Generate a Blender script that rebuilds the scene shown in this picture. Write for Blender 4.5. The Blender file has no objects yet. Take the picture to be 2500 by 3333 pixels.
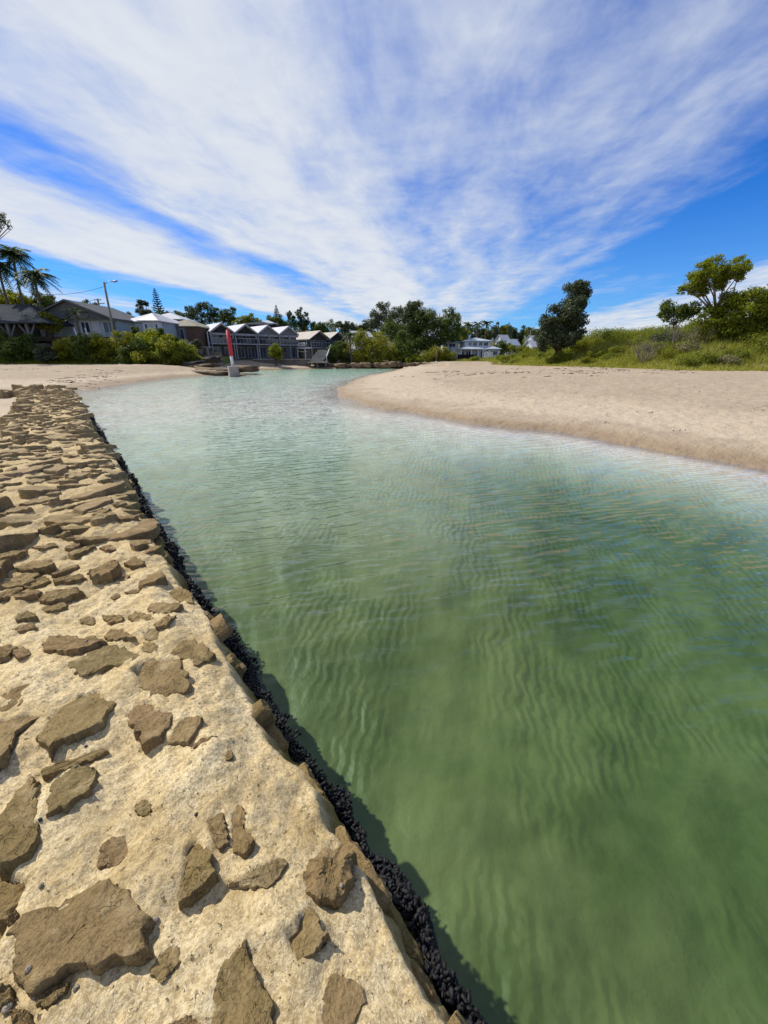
import bpy, math, random
import numpy as np
from mathutils import Vector, Matrix

rnd = random.Random(7)
rng = np.random.default_rng(11)
scene = bpy.context.scene
COL = scene.collection
R = math.radians

# ------------------------------------------------------------------ camera, sky, sun
EYE = 2.1
PITCH = R(22.0)
FPX = 1252.0                       # focal length in photo pixels (2500 x 3333)
cam_d = bpy.data.cameras.new('camera')
cam = bpy.data.objects.new('camera', cam_d)
COL.objects.link(cam)
cam.location = (0, 0, EYE)
cam.rotation_euler = (R(90) - PITCH, 0, 0)
cam_d.sensor_fit = 'VERTICAL'
cam_d.sensor_height = 36.0
cam_d.lens = FPX / 3333.0 * 36.0
cam_d.clip_start = 0.05
cam_d.clip_end = 3000
scene.camera = cam

SUN_AZ, SUN_EL = R(-64), R(48)
S = Vector((math.sin(SUN_AZ) * math.cos(SUN_EL), math.cos(SUN_AZ) * math.cos(SUN_EL), math.sin(SUN_EL)))
sun_d = bpy.data.lights.new('sun', 'SUN')
sun_d.energy = 5.0
sun_d.angle = R(0.5)
sun_d.color = (1.0, 0.95, 0.87)
sun = bpy.data.objects.new('sun', sun_d)
COL.objects.link(sun)
sun.rotation_euler = S.to_track_quat('Z', 'Y').to_euler()
sun.location = (-40, 20, 60)

scene.view_settings.view_transform = 'Standard'
scene.view_settings.look = 'None'
scene.view_settings.exposure = 0.0
scene.view_settings.gamma = 1.0
scene.view_settings.use_curve_mapping = False
scene.render.engine = 'CYCLES'
scene.cycles.use_denoising = True
scene.cycles.max_bounces = 8
scene.cycles.transparent_max_bounces = 8
scene.cycles.volume_bounces = 1
scene.cycles.caustics_reflective = False
scene.cycles.caustics_refractive = False
scene.cycles.use_adaptive_sampling = True
scene.cycles.adaptive_threshold = 0.015


class NT:
    """tiny helper for wiring node trees"""
    def __init__(self, tree):
        self.t = tree
        tree.nodes.clear()

    def n(self, typ, ins=None, **kw):
        nd = self.t.nodes.new(typ)
        for k, v in kw.items():
            setattr(nd, k, v)
        for k, v in (ins or {}).items():
            sk = nd.inputs[k]
            if hasattr(v, 'is_output') or isinstance(v, bpy.types.NodeSocket):
                self.t.links.new(v, sk)
            else:
                sk.default_value = v
        return nd

    def math(self, op, a, b=0.0, c=None, clamp=False):
        d = {0: a, 1: b}
        if c is not None:
            d[2] = c
        return self.n('ShaderNodeMath', d, operation=op, use_clamp=clamp).outputs[0]

    def ramp(self, fac, stops, interp='LINEAR'):
        nd = self.n('ShaderNodeValToRGB', {0: fac})
        cr = nd.color_ramp
        cr.interpolation = interp
        while len(cr.elements) > 1:
            cr.elements.remove(cr.elements[-1])
        for i, (p, c) in enumerate(stops):
            e = cr.elements[0] if i == 0 else cr.elements.new(p)
            e.position = p
            if not isinstance(c, (tuple, list)):
                c = (c, c, c)
            e.color = (c[0], c[1], c[2], 1)
        return nd.outputs[0]

    def noise(self, vec, scale, detail=4, rough=0.55, dist=0.0, out=0):
        return self.n('ShaderNodeTexNoise', {'Vector': vec, 'Scale': scale, 'Detail': detail,
                                             'Roughness': rough, 'Distortion': dist}).outputs[out]

    def mix(self, fac, a, b, blend='MIX'):
        nd = self.n('ShaderNodeMix', data_type='RGBA', blend_type=blend)
        for k, v in ((0, fac), (6, a), (7, b)):
            if isinstance(v, bpy.types.NodeSocket):
                self.t.links.new(v, nd.inputs[k])
            else:
                nd.inputs[k].default_value = v if k == 0 else (v[0], v[1], v[2], 1)
        return nd.outputs[2]

    def maprange(self, v, a, b, c=0.0, d=1.0, kind='SMOOTHSTEP'):
        return self.n('ShaderNodeMapRange', {0: v, 1: a, 2: b, 3: c, 4: d}, interpolation_type=kind).outputs[0]


world = bpy.data.worlds.new('World')
scene.world = world
world.use_nodes = True
w = NT(world.node_tree)
sky = w.n('ShaderNodeTexSky', sky_type='NISHITA', sun_disc=False)
sky.sun_elevation = SUN_EL
sky.sun_rotation = SUN_AZ
sky.altitude = 0
sky.air_density = 1.0
sky.dust_density = 0.0
sky.ozone_density = 3.0
skyc = w.mix(1.0, w.n('ShaderNodeHueSaturation', {'Hue': 0.5, 'Saturation': 1.25, 'Value': 0.10, 'Color': sky.outputs[0]}).outputs[0], (0.27, 0.80, 1.45), 'MULTIPLY')
tc = w.n('ShaderNodeTexCoord')
elev = w.n('ShaderNodeSeparateXYZ', {0: tc.outputs['Generated']}).outputs[2]
skyc = w.mix(w.math('MULTIPLY', w.math('SUBTRACT', 1.0, w.maprange(elev, 0.0, 0.30)), 0.32), skyc, (0.36, 0.60, 0.92))
sep = w.n('ShaderNodeSeparateXYZ', {0: tc.outputs['Generated']})
zz = w.math('MAXIMUM', sep.outputs[2], 0.03)
ca, sa = math.cos(R(7)), math.sin(R(7))
ux = w.math('DIVIDE', w.math('SUBTRACT', w.math('MULTIPLY', sep.outputs[0], ca), w.math('MULTIPLY', sep.outputs[1], sa)), zz)
vx = w.math('DIVIDE', w.math('ADD', w.math('MULTIPLY', sep.outputs[0], sa), w.math('MULTIPLY', sep.outputs[1], ca)), zz)
vec1 = w.n('ShaderNodeCombineXYZ', {0: w.math('MULTIPLY', ux, 0.8), 1: w.math('MULTIPLY', vx, 0.36), 2: 3.3}).outputs[0]
n_big = w.noise(vec1, 1.0, 5, 0.55, 0.5)
vec2 = w.n('ShaderNodeCombineXYZ', {0: w.math('MULTIPLY', ux, 2.6), 1: w.math('MULTIPLY', vx, 1.15), 2: 1.7}).outputs[0]
n_fine = w.noise(vec2, 1.1, 7, 0.58, 0.25)
vec3 = w.n('ShaderNodeCombineXYZ', {0: w.math('MULTIPLY', ux, 1.1), 1: w.math('MULTIPLY', vx, 1.5), 2: 9.7}).outputs[0]
n_rip = w.noise(vec3, 5.0, 4, 0.6, 0.3)
wob = w.math('ADD', ux, w.math('MULTIPLY', w.math('SUBTRACT', n_big, 0.5), 1.1))
un = w.math('DIVIDE', w.math('ADD', wob, 8.0), 16.0, clamp=True)
def U(u):
    return (u + 8) / 16
cov = w.ramp(un, [(U(-8), .30), (U(-6.3), .42), (U(-5.4), .14), (U(-4.3), .16), (U(-3.7), .74), (U(-2.8), .82), (U(-2.2), .46),
                  (U(-1.7), .76), (U(-.7), .84), (U(-.15), .56), (U(.25), .62), (U(.7), .50), (U(1.1), .54), (U(1.55), .40),
                  (U(2.0), .12), (U(3.2), .10), (U(4.6), .60), (U(8), .68)], 'EASE')
den = w.math('ADD', cov, w.math('MULTIPLY', w.math('SUBTRACT', n_fine, 0.5), 0.72))
den = w.math('ADD', den, w.math('MULTIPLY', w.math('SUBTRACT', 1.0, w.maprange(sep.outputs[2], 0.04, 0.30)), 0.20))
den = w.math('ADD', den, w.math('MULTIPLY', w.math('SUBTRACT', n_big, 0.5), 0.65))
den = w.math('ADD', den, w.math('MULTIPLY', w.math('SUBTRACT', n_rip, 0.5), 0.16))
mask = w.maprange(den, 0.22, 0.94)
mask = w.math('MULTIPLY', mask, 0.97)
cl_col = w.mix(w.maprange(den, 0.45, 1.15), (0.60, 0.67, 0.80), (0.80, 0.83, 0.87))
fin = w.mix(mask, skyc, cl_col)
bg = w.n('ShaderNodeBackground', {0: fin, 1: 1.0})
w.n('ShaderNodeOutputWorld', {0: bg.outputs[0]})


# ------------------------------------------------------------------ pixel helpers (photo pixels -> real places)
cp, sp = math.cos(PITCH), math.sin(PITCH)
def ray(px, py):
    a = (px - 1250) / FPX
    b = -(py - 1666.5) / FPX
    return a, cp + b * sp, -sp + b * cp
def ground(px, py, z):
    r = ray(px, py)
    t = (z - EYE) / r[2]
    return r[0] * t, r[1] * t
def at(px, py, Y):
    r = ray(px, py)
    t = Y / r[1]
    return Vector((r[0] * t, Y, EYE + r[2] * t))
def mpp(py, Y):
    """metres per photo pixel, sideways, at depth Y"""
    return Y / ray(0, py)[1] / FPX

# ------------------------------------------------------------------ numpy noise
_perm = np.random.default_rng(5).permutation(256)
_perm = np.concatenate([_perm, _perm, _perm])
_g = np.random.default_rng(6).uniform(0, 2 * np.pi, 256)
def pnoise(x, y, seed=0):
    x = np.asarray(x, float) + seed * 17.31
    y = np.asarray(y, float) + seed * 9.77
    xi = np.floor(x).astype(int); yi = np.floor(y).astype(int)
    xf = x - xi; yf = y - yi
    u = xf * xf * xf * (xf * (xf * 6 - 15) + 10)
    v = yf * yf * yf * (yf * (yf * 6 - 15) + 10)
    def gr(ix, iy, fx, fy):
        h = _perm[_perm[ix & 255] + (iy & 255)]
        a = _g[h]
        return np.cos(a) * fx + np.sin(a) * fy
    n00 = gr(xi, yi, xf, yf); n10 = gr(xi + 1, yi, xf - 1, yf)
    n01 = gr(xi, yi + 1, xf, yf - 1); n11 = gr(xi + 1, yi + 1, xf - 1, yf - 1)
    return ((n00 * (1 - u) + n10 * u) * (1 - v) + (n01 * (1 - u) + n11 * u) * v) * 1.5
def fbm(x, y, octv=4, seed=0, gain=0.5):
    a, f, s = 1.0, 1.0, 0.0
    for i in range(octv):
        s = s + a * pnoise(np.asarray(x) * f, np.asarray(y) * f, seed + i * 3)
        a *= gain; f *= 2.03
    return s
def sm(v):
    v = np.clip(v, 0, 1)
    return v * v * (3 - 2 * v)

# ------------------------------------------------------------------ object helpers
def np_obj(name, V, F, mat=None, parent=None, smooth=True):
    """V (n,3), F (m,k) uniform polygons"""
    V = np.asarray(V, np.float32); F = np.asarray(F, np.int32)
    me = bpy.data.meshes.new(name)
    k = F.shape[1]
    me.vertices.add(len(V)); me.vertices.foreach_set('co', V.ravel())
    me.loops.add(F.size); me.loops.foreach_set('vertex_index', F.ravel())
    me.polygons.add(len(F))
    me.polygons.foreach_set('loop_start', np.arange(0, F.size, k, dtype=np.int32))
    me.polygons.foreach_set('loop_total', np.full(len(F), k, np.int32))
    me.polygons.foreach_set('use_smooth', np.full(len(F), bool(smooth)))
    me.update(calc_edges=True)
    me.validate()
    return link(name, me, mat, parent)
def link(name, me, mat=None, parent=None):
    if mat is not None and not me.materials:
        me.materials.append(mat)
    o = bpy.data.objects.new(name, me)
    COL.objects.link(o)
    if parent is not None:
        o.parent = parent
    return o
def grid_faces(nr, nc):
    i = np.arange(nr - 1)[:, None] * nc + np.arange(nc - 1)[None, :]
    i = i.ravel()
    return np.stack([i, i + 1, i + nc + 1, i + nc], 1)
def tag(o, label=None, cat=None, group=None, kind=None):
    if label: o['label'] = label
    if cat: o['category'] = cat
    if group: o['group'] = group
    if kind: o['kind'] = kind
    return o
def empty(name, loc, rz=0.0):
    o = bpy.data.objects.new(name, None)
    COL.objects.link(o)
    o.location = loc
    o.rotation_euler = (0, 0, rz)
    o.empty_display_size = 0.3
    return o

class MB:
    """collects polygons; build() links them as one mesh"""
    def __init__(self):
        self.v = []; self.f = []
    def add(self, vs, fs):
        b = len(self.v)
        self.v += [tuple(p) for p in vs]
        self.f += [tuple(i + b for i in f) for f in fs]
        return self
    def box(self, x0, x1, y0, y1, z0, z1):
        return self.add([(x0, y0, z0), (x1, y0, z0), (x1, y1, z0), (x0, y1, z0), (x0, y0, z1), (x1, y0, z1), (x1, y1, z1), (x0, y1, z1)],
                        [(0, 3, 2, 1), (4, 5, 6, 7), (0, 1, 5, 4), (1, 2, 6, 5), (2, 3, 7, 6), (3, 0, 4, 7)])
    def prism(self, poly, vec):
        """extrude a planar polygon (3-D points) along vec"""
        n = len(poly); vec = Vector(vec)
        a = [Vector(p) for p in poly]; b = [p + vec for p in a]
        fs = [tuple(range(n - 1, -1, -1)), tuple(range(n, 2 * n))]
        fs += [(i, (i + 1) % n, n + (i + 1) % n, n + i) for i in range(n)]
        return self.add(a + b, fs)
    def bar(self, p, q, wd, up=(0, 0, 1)):
        p = Vector(p); q = Vector(q); d = (q - p).normalized()
        s = d.cross(Vector(up))
        if s.length < 1e-3: s = d.cross(Vector((1, 0, 0)))
        s = s.normalized() * wd / 2; u = s.cross(d).normalized() * wd / 2
        return self.prism([p - s - u, p + s - u, p + s + u, p - s + u], q - p)
    def tube(self, pts, rad, n=8, cap=True):
        pts = [Vector(p) for p in pts]
        if not isinstance(rad, (list, tuple)): rad = [rad] * len(pts)
        vs = []; fs = []
        ref = None
        for i, p in enumerate(pts):
            d = (pts[min(i + 1, len(pts) - 1)] - pts[max(i - 1, 0)]).normalized()
            if ref is None:
                ref = d.cross(Vector((0, 0, 1)))
                if ref.length < 0.05: ref = Vector((1, 0, 0))
            a = (ref - d * ref.dot(d)).normalized(); b = d.cross(a); ref = a
            for k in range(n):
                t = 2 * math.pi * k / n
                vs.append(p + (a * math.cos(t) + b * math.sin(t)) * rad[i])
        for i in range(len(pts) - 1):
            for k in range(n):
                fs.append((i * n + k, i * n + (k + 1) % n, (i + 1) * n + (k + 1) % n, (i + 1) * n + k))
        if cap:
            fs.append(tuple(range(n - 1, -1, -1)))
            fs.append(tuple((len(pts) - 1) * n + k for k in range(n)))
        return self.add(vs, fs)
    def build(self, name, mat, parent=None, smooth=False):
        me = bpy.data.meshes.new(name)
        me.from_pydata(self.v, [], self.f)
        if smooth:
            me.polygons.foreach_set('use_smooth', [True] * len(me.polygons))
        me.update()
        return link(name, me, mat, parent)

# ------------------------------------------------------------------ materials
def new_mat(name):
    m = bpy.data.materials.new(name)
    m.use_nodes = True
    return m, NT(m.node_tree)
def finish(nt, bsdf):
    nt.n('ShaderNodeOutputMaterial', {0: bsdf})
def mat_plain(name, c, c2=None, scale=3.0, rough=0.7, bump=0.0, bscale=20.0, spec=0.3, metal=0.0, coord='Object'):
    m, t = new_mat(name)
    tcn = t.n('ShaderNodeTexCoord').outputs[coord]
    c2 = c2 or tuple(x * 0.78 for x in c)
    f = t.maprange(t.noise(tcn, scale, 5, 0.6), 0.3, 0.7)
    col = t.mix(f, c, c2)
    d = {'Base Color': col, 'Roughness': rough, 'Specular IOR Level': spec, 'Metallic': metal}
    if bump:
        d['Normal'] = t.n('ShaderNodeBump', {'Strength': bump, 'Distance': 0.02, 'Height': t.noise(tcn, bscale, 6, 0.6)}).outputs[0]
    finish(t, t.n('ShaderNodeBsdfPrincipled', d).outputs[0])
    return m
def mat_leaf(name, dark, light, trans=0.45, nscale=0.5, tint=None):
    m, t = new_mat(name)
    geo = t.n('ShaderNodeNewGeometry')
    pos = geo.outputs['Position']
    rip = geo.outputs['Random Per Island']
    f = t.math('ADD', t.math('MULTIPLY', rip, 0.55), t.math('MULTIPLY', t.noise(pos, nscale, 3, 0.6), 0.75))
    col = t.mix(t.maprange(f, 0.3, 0.95), dark, light)
    if tint:
        col = t.mix(t.math('GREATER_THAN', rip, 0.93), col, tint)
    d = t.n('ShaderNodeBsdfPrincipled', {'Base Color': col, 'Roughness': 0.55, 'Specular IOR Level': 0.25}).outputs[0]
    tr = t.n('ShaderNodeBsdfTranslucent', {'Color': t.mix(0.5, col, (light[0] * 1.2, light[1] * 1.3, light[2] * 0.6))}).outputs[0]
    finish(t, t.n('ShaderNodeMixShader', {0: trans, 1: d, 2: tr}).outputs[0])
    return m

MT = {}
def sand_material():
    m, t = new_mat('sand')
    pos = t.n('ShaderNodeNewGeometry').outputs['Position']
    sx = t.n('ShaderNodeSeparateXYZ', {0: pos})
    z = sx.outputs[2]
    big = t.noise(pos, 0.35, 4, 0.55)
    mid = t.noise(pos, 2.2, 5, 0.6)
    fine = t.noise(pos, 60.0, 3, 0.6)
    dry = t.mix(t.maprange(big, 0.3, 0.7), (0.375, 0.298, 0.205), (0.435, 0.352, 0.248))
    dry = t.mix(t.maprange(mid, 0.35, 0.75), dry, (0.35, 0.275, 0.195))
    dry = t.mix(t.math('MULTIPLY', t.maprange(fine, 0.35, 0.65), 0.3), dry, (0.30, 0.225, 0.155))
    wet = t.mix(t.maprange(mid, 0.3, 0.7), (0.245, 0.175, 0.105), (0.30, 0.22, 0.135))
    wl = t.math('ADD', z, t.math('MULTIPLY', t.math('SUBTRACT', t.noise(pos, 0.8, 4, 0.6), 0.5), 0.16))
    land = t.mix(t.maprange(wl, 0.06, 0.22), wet, dry)
    land = t.mix(t.math('MULTIPLY', t.maprange(wl, 0.24, 0.3), t.math('SUBTRACT', 1.0, t.maprange(wl, 0.32, 0.5))), land, (0.47, 0.38, 0.27))
    # under water: sand with patches of algae and weed
    alg = t.noise(pos, 0.55, 5, 0.6, 0.6)
    a2 = t.noise(pos, 1.25, 5, 0.6, 0.15)
    bed = t.mix(t.maprange(a2, 0.3, 0.75), (0.185, 0.170, 0.062), (0.095, 0.103, 0.028))
    bed = t.mix(t.math('MULTIPLY', t.maprange(alg, 0.45, 0.72), 0.7), bed, (0.045, 0.056, 0.013))
    pale = t.mix(t.maprange(a2, 0.35, 0.7), (0.68, 0.58, 0.53), (0.57, 0.485, 0.43))
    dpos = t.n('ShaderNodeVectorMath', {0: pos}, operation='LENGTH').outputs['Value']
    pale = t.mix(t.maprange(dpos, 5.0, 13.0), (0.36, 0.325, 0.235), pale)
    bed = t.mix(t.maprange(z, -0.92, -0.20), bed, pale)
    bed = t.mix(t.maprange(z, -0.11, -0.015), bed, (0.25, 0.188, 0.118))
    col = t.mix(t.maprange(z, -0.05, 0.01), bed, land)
    # ground away from the beach: litter and lawn soil
    soil = t.mix(mid, (0.10, 0.075, 0.04), (0.07, 0.085, 0.03))
    col = t.mix(t.maprange(z, 1.25, 1.7), col, soil)
    hgt = t.math('ADD', t.math('MULTIPLY', t.noise(pos, 3.0, 6, 0.62), 1.0), t.math('MULTIPLY', t.noise(pos, 22.0, 4, 0.6), 0.12))
    rp = t.n('ShaderNodeMapping', {0: pos})
    rp.inputs['Rotation'].default_value = (0, 0, R(12))
    rip = t.n('ShaderNodeTexWave', {'Vector': rp.outputs[0], 'Scale': 2.9, 'Distortion': 9.0, 'Detail': 3.0, 'Detail Scale': 0.95, 'Detail Roughness': 0.6}, wave_type='BANDS', bands_direction='X').outputs['Fac']
    ripm = t.math('MULTIPLY', t.maprange(t.noise(pos, 0.9, 3, 0.5), 0.42, 0.66), t.maprange(z, -0.08, -0.35))
    hgt = t.math('ADD', hgt, t.math('MULTIPLY', t.math('MULTIPLY', rip, ripm), 0.68))
    nb = t.n('ShaderNodeBump', {'Strength': t.maprange(z, -0.3, 0.05, 0.16, 0.8), 'Distance': 0.16, 'Height': hgt}).outputs[0]
    rough = t.maprange(wl, 0.02, 0.16, 0.45, 0.95)
    finish(t, t.n('ShaderNodeBsdfPrincipled', {'Base Color': col, 'Roughness': rough, 'Specular IOR Level': 0.2, 'Normal': nb}).outputs[0])
    return m
MT['sand'] = sand_material()

def mortar_material():
    m, t = new_mat('mortar')
    pos = t.n('ShaderNodeNewGeometry').outputs['Position']
    z = t.n('ShaderNodeSeparateXYZ', {0: pos}).outputs[2]
    big = t.noise(pos, 1.6, 5, 0.6)
    mid = t.noise(pos, 9.0, 6, 0.65)
    fine = t.noise(pos, 62.0, 5, 0.8)
    stain = t.maprange(t.noise(pos, 4.2, 6, 0.65, 0.3), 0.46, 0.66)
    sp_ = t.n('ShaderNodeTexVoronoi', {'Vector': pos, 'Scale': 95.0, 'Randomness': 1.0})
    col = t.mix(t.maprange(big, 0.32, 0.68), (0.80, 0.63, 0.35), (0.67, 0.50, 0.245))
    col = t.mix(t.maprange(mid, 0.38, 0.72), col, (0.80, 0.66, 0.40))
    col = t.mix(t.math('MULTIPLY', t.maprange(fine, 0.44, 0.58), 0.58), col, (0.27, 0.185, 0.08))
    col = t.mix(t.math('MULTIPLY', t.math('LESS_THAN', sp_.outputs['Distance'], 0.24), 0.55), col, (0.90, 0.81, 0.62))
    col = t.mix(t.math('MULTIPLY', stain, 0.40), col, (0.40, 0.275, 0.11))
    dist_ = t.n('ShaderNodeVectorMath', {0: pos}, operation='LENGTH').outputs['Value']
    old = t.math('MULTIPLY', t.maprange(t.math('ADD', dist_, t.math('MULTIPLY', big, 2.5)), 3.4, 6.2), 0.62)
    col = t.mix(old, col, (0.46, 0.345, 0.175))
    pit = t.noise(pos, 48.0, 4, 0.7)
    pm = t.maprange(pit, 0.625, 0.69)
    col = t.mix(t.math('MULTIPLY', pm, 0.75), col, (0.14, 0.095, 0.045))
    zn = t.math('ADD', z, t.math('MULTIPLY', t.math('SUBTRACT', mid, 0.5), 0.22))
    col = t.mix(t.math('SUBTRACT', 1.0, t.maprange(zn, 0.28, 0.52)), col, (0.27, 0.195, 0.055))
    col = t.mix(t.math('SUBTRACT', 1.0, t.maprange(zn, 0.06, 0.26)), col, (0.055, 0.048, 0.022))
    h = t.math('ADD', t.math('MULTIPLY', t.noise(pos, 30.0, 7, 0.72), 1.0), t.math('MULTIPLY', fine, 0.35))
    h = t.math('SUBTRACT', h, t.math('MULTIPLY', pm, 0.8))
    nb = t.n('ShaderNodeBump', {'Strength': 1.0, 'Distance': 0.018, 'Height': h}).outputs[0]
    finish(t, t.n('ShaderNodeBsdfPrincipled', {'Base Color': col, 'Roughness': 0.92, 'Specular IOR Level': 0.15, 'Normal': nb}).outputs[0])
    return m
MT['mortar'] = mortar_material()

def stone_material():
    m, t = new_mat('sandstone')
    geo = t.n('ShaderNodeNewGeometry')
    pos = geo.outputs['Position']
    r = t.n('ShaderNodeObjectInfo').outputs['Random']
    mid = t.noise(pos, 7.0, 6, 0.65)
    fine = t.noise(pos, 95.0, 4, 0.7)
    base = t.ramp(r, [(0.0, (0.235, 0.155, 0.065)), (0.25, (0.34, 0.24, 0.115)), (0.5, (0.27, 0.195, 0.08)), (0.75, (0.30, 0.195, 0.10)), (0.9, (0.225, 0.17, 0.07)), (1.0, (0.38, 0.28, 0.145))])
    col = t.mix(t.maprange(mid, 0.34, 0.7), base, t.mix(0.5, base, (0.14, 0.098, 0.03)))
    col = t.mix(t.math('MULTIPLY', t.maprange(t.noise(pos, 3.1, 5, 0.6), 0.52, 0.72), 0.55), col, (0.33, 0.235, 0.10))
    col = t.mix(t.math('MULTIPLY', t.maprange(fine, 0.48, 0.66), 0.55), col, (0.085, 0.058, 0.025))
    dust = t.math('MULTIPLY', t.maprange(t.noise(pos, 11.0, 7, 0.72), 0.5, 0.72), 0.6)
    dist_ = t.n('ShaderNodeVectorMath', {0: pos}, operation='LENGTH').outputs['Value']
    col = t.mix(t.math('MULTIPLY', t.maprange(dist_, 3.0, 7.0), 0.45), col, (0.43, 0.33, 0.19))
    col = t.mix(dust, col, (0.50, 0.385, 0.21))
    sc = t.n('ShaderNodeMapping', {0: pos}, vector_type='POINT')
    sc.inputs['Rotation'].default_value = (0.4, 0.25, R(30))
    sc.inputs['Scale'].default_value = (6.0, 1.6, 40.0)
    strata = t.noise(sc.outputs[0], 1.0, 5, 0.6)
    z = t.n('ShaderNodeSeparateXYZ', {0: pos}).outputs[2]
    zn = t.math('ADD', z, t.math('MULTIPLY', t.math('SUBTRACT', mid, 0.5), 0.2))
    col = t.mix(t.math('MULTIPLY', t.math('SUBTRACT', 1.0, t.maprange(zn, 0.2, 0.45)), 0.8), col, (0.235, 0.17, 0.04))
    h = t.math('ADD', t.math('MULTIPLY', t.noise(pos, 22.0, 7, 0.7), 0.8), t.math('MULTIPLY', fine, 0.2))
    h = t.math('ADD', h, t.math('MULTIPLY', strata, 0.55))
    crk = t.n('ShaderNodeTexVoronoi', {'Vector': t.n('ShaderNodeVectorMath', {0: pos, 1: t.noise(pos, 6.0, 4, 0.6, out=1)}, operation='ADD').outputs[0], 'Scale': 5.0}, feature='DISTANCE_TO_EDGE').outputs[0]
    cm = t.math('MULTIPLY', t.math('SUBTRACT', 1.0, t.maprange(crk, 0.0, 0.03)), t.maprange(mid, 0.45, 0.6))
    h = t.math('SUBTRACT', h, t.math('MULTIPLY', cm, 0.3))
    nb = t.n('ShaderNodeBump', {'Strength': 1.0, 'Distance': 0.030, 'Height': h}).outputs[0]
    finish(t, t.n('ShaderNodeBsdfPrincipled', {'Base Color': col, 'Roughness': 0.9, 'Specular IOR Level': 0.18, 'Normal': nb}).outputs[0])
    return m
MT['stone'] = stone_material()

def water_material():
    m, t = new_mat('water')
    pos = t.n('ShaderNodeNewGeometry').outputs['Position']
    def waves(rot, scale, dist, dscale):
        mp = t.n('ShaderNodeMapping', {0: pos})
        mp.inputs['Rotation'].default_value = (0, 0, R(rot))
        return t.n('ShaderNodeTexWave', {'Vector': mp.outputs[0], 'Scale': scale, 'Distortion': dist, 'Detail': 2.0, 'Detail Scale': dscale, 'Detail Roughness': 0.5},
                   wave_type='BANDS', bands_direction='Y', wave_profile='SIN').outputs['Fac']
    w1 = waves(-14, 2.6, 8.0, 0.55)
    w2 = waves(-30, 1.7, 8.0, 0.45)
    mpn = t.n('ShaderNodeMapping', {0: pos})
    mpn.inputs['Rotation'].default_value = (0, 0, R(-18))
    mpn.inputs['Scale'].default_value = (0.35, 1.0, 1.0)
    r1 = t.noise(mpn.outputs[0], 11.0, 2, 0.45, 0.4)
    amp1 = t.maprange(t.noise(pos, 0.9, 2, 0.5), 0.32, 0.68, 0.15, 1.0)
    amp2 = t.maprange(t.noise(pos, 0.6, 2, 0.5), 0.68, 0.32, 0.1, 1.0)
    h = t.math('ADD', t.math('MULTIPLY', t.math('MULTIPLY', w1, amp1), 0.19), t.math('MULTIPLY', t.math('MULTIPLY', w2, amp2), 0.22))
    h = t.math('ADD', h, t.math('MULTIPLY', r1, 0.36))
    h = t.math('MULTIPLY', h, t.maprange(t.n('ShaderNodeVectorMath', {0: pos}, operation='LENGTH').outputs['Value'], 1.2, 4.5, 0.25, 1.0, 'LINEAR'))
    w3 = waves(-22, 0.95, 7.0, 0.5)
    h = t.math('ADD', h, t.math('MULTIPLY', t.math('MULTIPLY', w3, t.maprange(t.noise(pos, 0.75, 2, 0.5), 0.35, 0.65, 0.2, 1.0)), 0.32))
    # slopes that do not fade with distance: small chop as a direct tilt of the normal
    mp3 = t.n('ShaderNodeMapping', {0: pos})
    mp3.inputs['Rotation'].default_value = (0, 0, R(-10))
    mp3.inputs['Scale'].default_value = (0.55, 1.0, 1.0)
    chop = t.n('ShaderNodeVectorMath', {0: t.noise(mp3.outputs[0], 7.5, 3, 0.55, 0.6, out=1), 1: (0.5, 0.5, 0.5)}, operation='SUBTRACT').outputs[0]
    far = t.maprange(t.n('ShaderNodeVectorMath', {0: pos}, operation='LENGTH').outputs['Value'], 5.0, 20.0, 0.05, 1.8, 'LINEAR')
    def tilt(nrm, k):
        sc = t.n('ShaderNodeVectorMath', {0: chop, 1: t.n('ShaderNodeCombineXYZ', {0: t.math('MULTIPLY', far, k), 1: t.math('MULTIPLY', far, k), 2: 0.0}).outputs[0]}, operation='MULTIPLY').outputs[0]
        ad = t.n('ShaderNodeVectorMath', {0: nrm, 1: sc}, operation='ADD').outputs[0]
        return t.n('ShaderNodeVectorMath', {0: ad}, operation='NORMALIZE').outputs[0]
    nb = tilt(t.n('ShaderNodeBump', {'Strength': 1.0, 'Distance': 0.055, 'Height': h}).outputs[0], 1.0)
    nf = tilt(t.n('ShaderNodeBump', {'Strength': 1.0, 'Distance': 0.060, 'Height': h}).outputs[0], 0.85)
    inc = t.n('ShaderNodeNewGeometry').outputs['Incoming']
    c1 = t.math('ABSOLUTE', t.n('ShaderNodeVectorMath', {0: inc, 1: nf}, operation='DOT_PRODUCT').outputs['Value'])
    c0 = t.math('ABSOLUTE', t.n('ShaderNodeSeparateXYZ', {0: inc}).outputs[2])
    cc = t.math('MINIMUM', t.math('MAXIMUM', c1, t.math('MULTIPLY', c0, 0.45)), 1.0)   # wave backs hide behind the next crest
    fr = t.math('MULTIPLY_ADD', t.math('POWER', t.math('SUBTRACT', 1.0, cc), 5.0), 0.98, 0.02)
    tr = t.n('ShaderNodeBsdfTransparent', {'Color': (1, 1, 1, 1)}).outputs[0]
    gl = t.n('ShaderNodeBsdfGlossy', {'Color': (1, 1, 1, 1), 'Roughness': 0.05, 'Normal': nb}).outputs[0]
    mx = t.n('ShaderNodeMixShader', {0: fr, 1: tr, 2: gl}).outputs[0]
    vol = t.n('ShaderNodeVolumeAbsorption', {'Color': (0.32, 0.76, 0.57, 1), 'Density': 0.35}).outputs[0]
    t.n('ShaderNodeOutputMaterial', {0: mx, 1: vol})
    return m
MT['water'] = water_material()

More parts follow.
